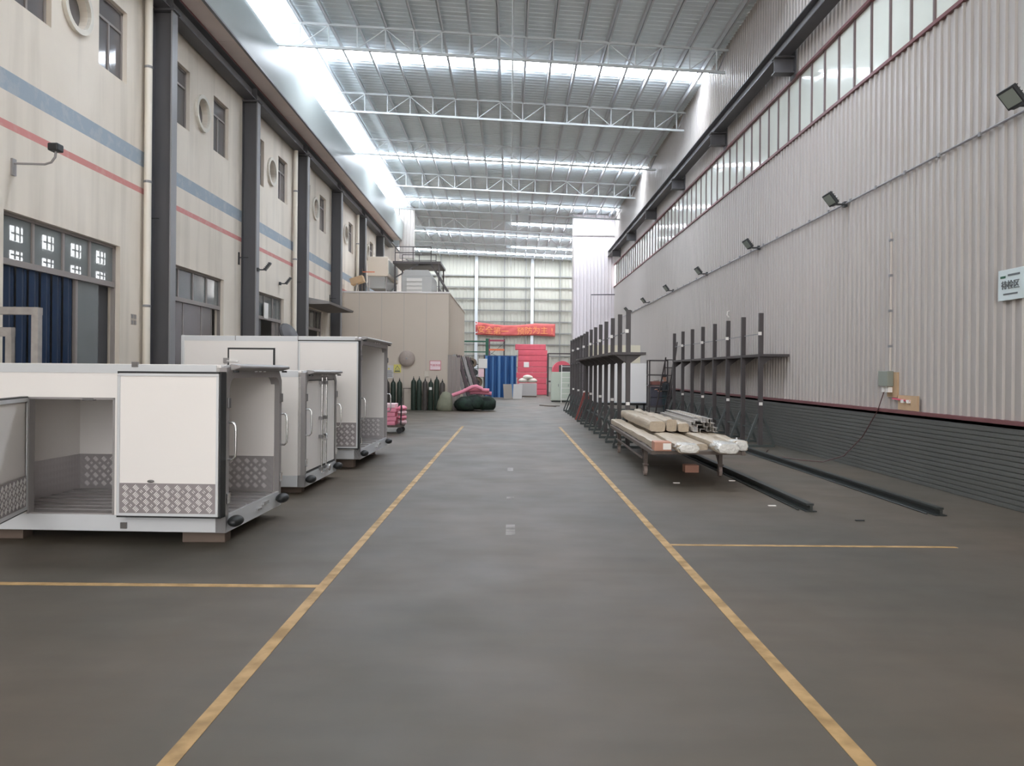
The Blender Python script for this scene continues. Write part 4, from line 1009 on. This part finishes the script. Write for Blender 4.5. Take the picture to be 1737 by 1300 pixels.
tag(B().tube([(0, 0, 0), (0, 0, .28)], .02, 8).build('white_stick', M_LABEL), 'short white upright stick on the floor behind the loaded trolley', 'stick').location = (5.1, 17.2, 0)

# ================================================================== FAR RIGHT GROUP: white body, shelf, ladder, person
t = thing('truck_body', 'far white box body on a dark stand behind the mid hall rack', 'truck body', (3.3, 31.2, .5))
B().box(0, 0, 0, 2.3, 2.0, 1.62).build('box', M_BOXWHITE, t, bevel=.02); B().box(.0, -.01, 0, 2.3, 0, .05).build('bottom_rail', M_ALU, t)
B().box(0, 0, 1.62, 2.0, 2.0, 2.35).build('upper_box', mat('cream_upper_panel', (216, 208, 186), .5), t)
t = thing('body_stand', 'dark steel stand under the far white box body', 'stand', (3.3, 31.2, 0))
for x in (.1, 1.1, 2.15):
    for y in (.1, 1.8): B().box(x, y, 0, x + .08, y + .08, .46).build('leg', M_BLACK, t)
for y in (.1, 1.8): B().box(0, y, .4, 2.3, y + .1, .5).build('beam', M_BLACK, t)
for z in (.2,): B().box(0, .1, z, 2.3, .14, z + .05).build('cross_rail', M_RACKGREEN, t)
t = thing('storage_shelf', 'tall dark shelf unit with bins between the white body and the worker', 'shelf', (5.55, 30.6, 0))
for x in (0, .72):
    for y in (0, .5): B().box(x, y, 0, x + .05, y + .04, 2.25).build('post', M_RACK, t)
for z in (.35, 1.2, 1.62, 2.2): B().box(0, 0, z, .77, .54, z + .05).build('shelf_board', M_RACK, t)
tag(B().box(0, 0, 0, .5, .4, .14).build('parts_bin', mat('brown_red_bin', (124, 76, 68), .6), bevel=.01), 'brown-red parts bin on the tall dark shelf', 'bin').location = (5.68, 30.68, 1.25)
tag(B().blob((0, 0, .05), .12, .1, .05, 10, 6).build('white_bundle', M_LABEL, smooth=True), 'white cloth bundle on the brown-red bin', 'bundle').location = (5.9, 30.85, 1.39)
for i, (z, h_) in enumerate(((.4, .34), (.75, .42))): tag(B().box(0, 0, 0, .58, .44, h_).build('storage_bin', mat('dark_slate_bin', (66, 64, 74), .6), bevel=.01), ['lower dark slate bin in the tall shelf', 'upper dark slate bin in the tall shelf'][i], 'bin').location = (5.65, 30.65, z)
def ladder(label, p0, p1, w_, n_, m_, side=(1, 0, 0)):
    p0 = Vector(p0); p1 = Vector(p1); t = thing('ladder', label, 'ladder', p0); d = p1 - p0; s_ = Vector(side) * w_
    for o_ in (Vector((0, 0, 0)), s_): B().bar(o_, o_ + d, .04, .04).build('stile', m_, t)
    for i in range(n_): q = (i + .7) / n_; B().bar(d * q, d * q + s_, .03, .03).build('rung', m_, t)
    return t
ladder('dark ladder leaning on the white wall behind the worker', (5.95, 28.9, 0), (6.3, 28.9, 2.9), .5, 9, M_RACK, (.1, 1, 0))
ladder('dark ladder lying open behind the second rack', (5.55, 29.35, 0), (5.75, 28.3, 2.3), .4, 8, M_RACK, (.9, .2, 0))
ladder('white folding ladder standing before the pale green cabinet', (2.9, 43.2, 0), (2.95, 43.7, 2.15), .62, 7, M_LABEL)
ladder('thin dark ladder frame at the far end of the mid hall racks', (3.1, 36.0, 0), (3.15, 36.1, 2.9), .6, 8, M_RACK)

# person, one continuous body grown along a skeleton
def person(label, loc, rz):
    J = [(0, 0, .86, .15, .11), (0, .02, 1.05, .14, .1), (0, .03, 1.25, .17, .115), (0, .02, 1.36, .08, .07), (0, -.01, 1.44, .05, .055), (0, -.04, 1.53, .075, .09), (0, -.045, 1.60, .06, .075),
         (.19, .02, 1.31, .06, .06), (.25, .0, 1.05, .045, .045), (.18, -.22, 1.02, .035, .035), (.16, -.3, 1.03, .035, .025),
         (-.19, .02, 1.31, .06, .06), (-.25, .0, 1.05, .045, .045), (-.16, -.22, 1.06, .035, .035), (-.13, -.3, 1.08, .035, .025),
         (.1, 0, .80, .095, .1), (.1, -.01, .45, .065, .07), (.1, .02, .1, .05, .05), (.1, -.12, .04, .04, .035),
         (-.1, 0, .80, .095, .1), (-.11, .02, .45, .065, .07), (-.11, .05, .1, .05, .05), (-.11, -.09, .04, .04, .035)]
    E = [(0, 1), (1, 2), (2, 3), (3, 4), (4, 5), (5, 6), (2, 7), (7, 8), (8, 9), (9, 10), (2, 11), (11, 12), (12, 13), (13, 14), (0, 15), (15, 16), (16, 17), (17, 18), (0, 19), (19, 20), (20, 21), (21, 22)]
    for hand, base in ((10, 1), (14, -1)):
        x, y, z = J[hand][:3]
        for k in range(4):
            J.append((x + (k - 1.5) * .018, y - .05, z, .009, .009)); E.append((hand, len(J) - 1)); J.append((x + (k - 1.5) * .019, y - .09, z - .02, .008, .008)); E.append((len(J) - 2, len(J) - 1))
        J.append((x - base * .035, y - .02, z + .015, .01, .01)); E.append((hand, len(J) - 1))
    me = bpy.data.meshes.new('person'); me.from_pydata([j[:3] for j in J], E, [])
    o = bpy.data.objects.new('person', me); COL.objects.link(o)
    sm = o.modifiers.new('skin', 'SKIN'); o.modifiers.new('sub', 'SUBSURF').levels = 1
    if not me.skin_vertices: bpy.context.view_layer.objects.active = o; bpy.ops.mesh.customdata_skin_add()
    for i, j in enumerate(J): me.skin_vertices[0].data[i].radius = (j[3], j[4])
    me.skin_vertices[0].data[0].use_root = True
    dg = bpy.context.evaluated_depsgraph_get(); m2 = bpy.data.meshes.new_from_object(o.evaluated_get(dg)); bpy.data.objects.remove(o)
    for m_ in (M_CLOTH, M_TROUSER, M_SKIN, M_BLACK): m2.materials.append(m_)
    for p in m2.polygons:
        c = p.center
        p.material_index = 2 if (c.z > 1.40 or (c.y < -.25 and c.z > .9)) else (0 if c.z > .88 else (3 if c.z < .09 else 1)); p.use_smooth = True
    root = thing('person', label, 'person', loc, rz); b_ = bpy.data.objects.new('body', m2); COL.objects.link(b_); b_.parent = root
    c = B(); c.lathe((0, -.04, 1.58), [(.098, 0), (.1, .03), (.085, .075), (.04, .1)], 14); c.prism([(-.07, -.1, 1.585), (.07, -.1, 1.585), (.05, -.2, 1.575), (-.05, -.2, 1.575)], (0, 0, .01)); c.build('cap', M_BLACK, root, smooth=True)
    B().prism([(-.012, -.125, 1.5), (.012, -.125, 1.5), (0, -.15, 1.505)], (0, 0, .03)).build('nose', M_SKIN, root)
    return root
person('person in black cap and dark work clothes bending to the shelf unit', (6.12, 30.2, 0), math.radians(-75))

# ================================================================== FAR END CLUTTER
# banner
t = thing('banner', 'long sagging red cloth banner with orange characters on the far wall', 'banner', (.5, 67.2, 0), SK)
rows = []
nb_ = 40
for j in range(7):
    v = j / 6; row = []
    for i in range(nb_ + 1):
        u = i / nb_; x = -3.55 + 7.0 * u; sag = .22 * math.sin(PI * min(u / .75, 1)) * (1 - v * .4)
        row.append((x, .04 * math.sin(u * 40 + v * 9) * (1 - u) * 1.6, 6.1 - 1.12 * v * (1 - .1 * math.sin(PI * u)) - sag - .12 * u))
    rows.append(row)
o = B().sheet(rows).build('cloth', M_REDBANNER, t, smooth=True); o.modifiers.new('solid', 'SOLIDIFY').thickness = .01
for k, ch in enumerate('安全第一 预防为主!'):
    if ch == ' ': continue
    x = -3.05 + .69 * k; u = (x + 3.55) / 7.0
    text_mesh('character', ch, .7, M_GOLD, t, (x, -.1, 5.45 - .17 * math.sin(PI * min(u / .75, 1)) - .1 * u), (PI / 2, 0, 0))
for x in (-3.5, 3.4): B().bar((x, .03, 5.9), (x, .03, 6.2), .02, .02).build('tie_cord', M_COLEDGE, t)
# blue strip curtain screen
t = thing('strip_curtain', 'blue plastic strip curtain screen at the far end of the hall', 'curtain', (-.66, 51.0, 0))
B().bar((-.98, 0, 2.78), (1.02, 0, 2.78), .05, .06).build('rail', M_BLUE, t)
for i in range(14):
    x = -.98 + .143 * i; xo = .03 if i % 2 else -.03
    B().sheet([[(x - .01, xo, z), (x + .07, xo - .05, z), (x + .15, xo, z)] for z in (.03, 2.78)]).build('strip', M_BLUE if i % 3 else M_BLUE2, t)
for x in (-1.0, 1.06): B().box(x - .03, -.03, 0, x + .03, .03, 2.85).build('post', M_BLUE, t)
# red foam stack
rx = (1.35, 59.0)
hts = [.5] * 9; z = 0
for i in range(9):
    w_ = 1.15 + random.uniform(-.05, .05); h_ = .43
    tag(B().box(-w_, -.5, 0, w_, .5, h_ - .015).build('foam_slab', M_RED, bevel=.03), 'coral red foam slab in the tall far stack, %s from the bottom' % ords[i], 'foam slab', 'red foam slabs in the tall far stack').location = (rx[0] + .35 + random.uniform(-.04, .04) + (-.12 if i == 8 else 0), rx[1], z + .001); z += h_
tag(B().box(-.2, -.02, 0, .2, 0, .4).build('paper_label', M_LABEL), 'white paper label on the tall red foam stack', 'label').location = (1.25, 58.47, 2.1)
t = thing('foam_roll', 'large red foam roll lying on a frame right of the tall red stack', 'foam roll', (3.75, 56.0, 1.85))
o = B().lathe((0, 0, 0), [(.3, 0), (.68, .01), (.7, .04), (.7, 1.2)], 20).build('roll', M_RED, t, smooth=True); o.rotation_euler = (PI / 2, 0, 0); 
t = thing('roll_stand', 'dark steel frame carrying the large red foam roll', 'frame', (3.6, 55.6, 0))
for x in (-.85, .85):
    for y in (-.5, .5): B().box(x - .04, y - .04, 0, x + .04, y + .04, 3.1).build('post', M_RACK, t)
for y in (-.5, .5): B().box(-.85, y - .03, 1.02, .85, y + .03, 1.12).build('cross_rail', M_RACK, t); B().box(-.85, y - .03, 3.05, 1.6, y + .03, 3.12).build('top_rail', M_RACK, t)
# pallet with white bags
t = thing('crate', 'pale grey crate standing before the tall red foam stack', 'crate', (1.25, 53.5, 0))
B().box(-.62, -.4, .08, .62, .4, .95).build('case', mat('pale_grey_case', (186, 180, 176), .6), t, bevel=.02); B().box(-.6, -.38, 0, .6, .38, .08).build('skid', M_WOOD, t)
for i, (x, z) in enumerate(((-.3, .97), (.3, .97), (0, 1.2))):
    o = tag(B().blob((0, 0, .16), .36, .3, .18, 12, 8, .05, .3).build('white_bag', mat('cream_white_bag', (214, 204, 190), .6, noise=.15, scale=6), smooth=True), ['cream bag on the left of the pale crate', 'cream bag on the right of the pale crate', 'uppermost cream bag on the pale crate'][i], 'bag', 'cream bags on the crate'); o.location = (1.25 + x, 53.5, z)
for i, (x, rz_, m_) in enumerate(((-.1, .5, mat('tan_grey_panel', (158, 150, 142), .5)), (.48, -.35, mat('pale_panel', (196, 192, 188), .5)))):
    o = tag(B().box(-.3, -.02, 0, .3, .02, .95).build('leaning_sheet', m_), ['tan-grey metal panel leaning beside the blue curtain', 'pale metal panel leaning beside the pale crate'][i], 'panel', 'metal panels beside the blue curtain'); o.location = (x + .0, 48.8, .01); o.rotation_euler = (math.radians(-8), 0, rz_)
# orange shelf rack and green frame behind
t = thing('pallet_rack', 'orange and purple pallet rack with diagonal bracing behind the blue curtain', 'rack', (-.65, 58.5, 0))
for x in (-.95, .2):
    for y in (0, .8): B().box(x - .05, y - .04, 0, x + .05, y + .04, 4.25).build('upright', M_RACK if x > 0 else mat('purple_upright', (110, 70, 84), .5), t)
for z, m_ in ((4.05, mat('purple_red_beam', (150, 62, 82), .5)), (3.35, M_ORANGE), (2.6, M_ORANGE)): B().box(-.95, -.05, z, .2, 0, z + .14).build('beam', m_, t)
B().bar((-.9, -.02, 3.0), (.15, -.02, 3.9), .05, .03).build('brace', M_RACK, t); B().bar((-.9, -.02, 3.2), (.15, -.02, 2.7), .05, .03).build('brace', M_RACK, t)
t = thing('green_gantry', 'green steel frame with a high cross bar left of the blue curtain', 'frame', (-3.3, 52.5, 0))
B().box(1.62, -.1, 0, 1.82, .1, 4.0).build('post', M_GREEN, t); B().box(-1.8, -.05, 3.75, 1.62, .05, 3.85).build('cross_bar', M_GREEN, t); B().box(-1.8, -.05, 3.05, 1.62, .05, 3.12).build('cross_bar', M_GREEN, t)
B().box(-1.8, -.1, 0, -1.65, .1, 4.0).build('post', M_GREEN, t)
B().box(-1.8, -.03, 2.2, 1.62, .03, 2.26).build('cross_bar', M_RACK, t)
# film rolls stacked on their side, ends towards the viewer
for i, (x, z, r, m_, lb) in enumerate(((-3.0, 2.25, .3, M_LABEL, 'white film roll end with a dark ring, top left of the roll rack'), (-2.45, 2.3, .3, mat('tan_grey_core', (128, 112, 96), .8), 'brown film roll end, top right of the roll rack'),
        (-2.75, 1.7, .26, M_GREEN, 'dark green film roll in the middle of the roll rack'), (-2.3, 1.68, .22, M_RACKGREEN, 'dark film roll beside the green one'), (-2.75, 1.15, .28, mat('grey_green_roll', (150, 164, 152), .5), 'grey-green film roll, lower left of the rack'), (-2.1, 1.05, .33, mat('tan_grey_core', (128, 112, 96), .8), 'brown hollow film roll, lower right of the rack'), (-2.9, .45, .3, M_BLACK, 'black film roll at the bottom left of the rack'), (-2.2, .4, .32, M_RACKGREEN, 'dark film roll at the bottom right of the rack'))):
    t = thing('film_roll', lb, 'film roll', (x, 48.6, z), 0, 'film rolls in the roll rack')
    b_ = B(); n = 20; vs_ = []
    for j in range(n):
        a = 2 * PI * j / n
        for rr, yy in ((r * .55, 0), (r, 0), (r, 1.3), (r * .55, 1.3)): vs_.append((rr * math.cos(a), yy, rr * math.sin(a)))
    b_._add(vs_, [(4 * j + q, 4 * j + (q + 1) % 4, 4 * ((j + 1) % n) + (q + 1) % 4, 4 * ((j + 1) % n) + q) for j in range(n) for q in range(4)]); b_.build('winding', m_, t, smooth=True)
    b_ = B(); b_.lathe((0, 0, 0), [(r * .5, .3), (r * .5, .35)], 16); o = b_.build('core', M_BLACK, t); o.rotation_euler = (-PI / 2, 0, 0)
t = thing('roll_rack', 'dark rack holding the film rolls left of the blue curtain', 'rack', (-2.6, 49.2, 0))
for x in (-.85, .95):
    for y in (-.5, .6): B().box(x - .03, y - .03, 0, x + .03, y + .03, 2.8).build('post', M_RACK, t)
for z in (.08, .72, 1.4, 1.94): B().box(-.85, -.5, z - .03, .95, .6, z).build('shelf', M_RACKGREEN, t)
t = thing('white_carton', 'white carton with a pink label on top of the roll rack', 'carton', (-1.75, 48.4, 1.4))
B().box(-.24, 0, .55, .3, .4, 1.15).build('upper_box', M_LABEL, t); B().box(-.24, 0, 0, .1, .4, .52).build('lower_box', M_PINKL, t)
# pale green cabinet, grey side pile, tools
t = thing('metal_cabinet', 'pale green metal cabinet behind the white folding ladder', 'cabinet', (3.15, 44.6, 0))
B().box(-.72, 0, .08, .95, 1.0, 1.75).build('body', M_CABGREEN, t, bevel=.01)
for a, b in ((-.7, -.28), (-.26, .3), (.32, .93)): d = B().box(a, -.02, .12, b, 0, 1.7).build('door', M_CABGREEN, t); B().box(b - .06, -.05, .9, b - .03, -.02, 1.05).build('handle', M_STEEL, d)
B().box(-.7, .02, 0, .93, .98, .08).build('plinth', M_BLACK, t)
tag(B().box(-.5, -.2, 0, .5, .4, .4).build('dark_carton', M_RACK, bevel=.01), 'dark carton lying on the pale green cabinet', 'carton').location = (3.4, 45.1, 1.751)
tag(B().box(-.35, -.3, 0, .35, .3, .85).build('grey_crate', mat('grey_purple_crate', (140, 132, 138), .6), bevel=.01), 'grey crate on the floor right of the pale green cabinet', 'crate').location = (4.6, 43.6, 0)
for i, (a, b, lb) in enumerate((((1.55, 39.5, .02), (2.3, 38.2, .02), 'long dark bar lying on the floor near the cabinet'), ((1.75, 39.0, .02), (2.55, 38.9, .02), 'short dark bar crossing the long one on the floor'))):
    tag(B().bar(a, b, .05, .04).build('loose_bar', M_RUST), lb, 'bar')
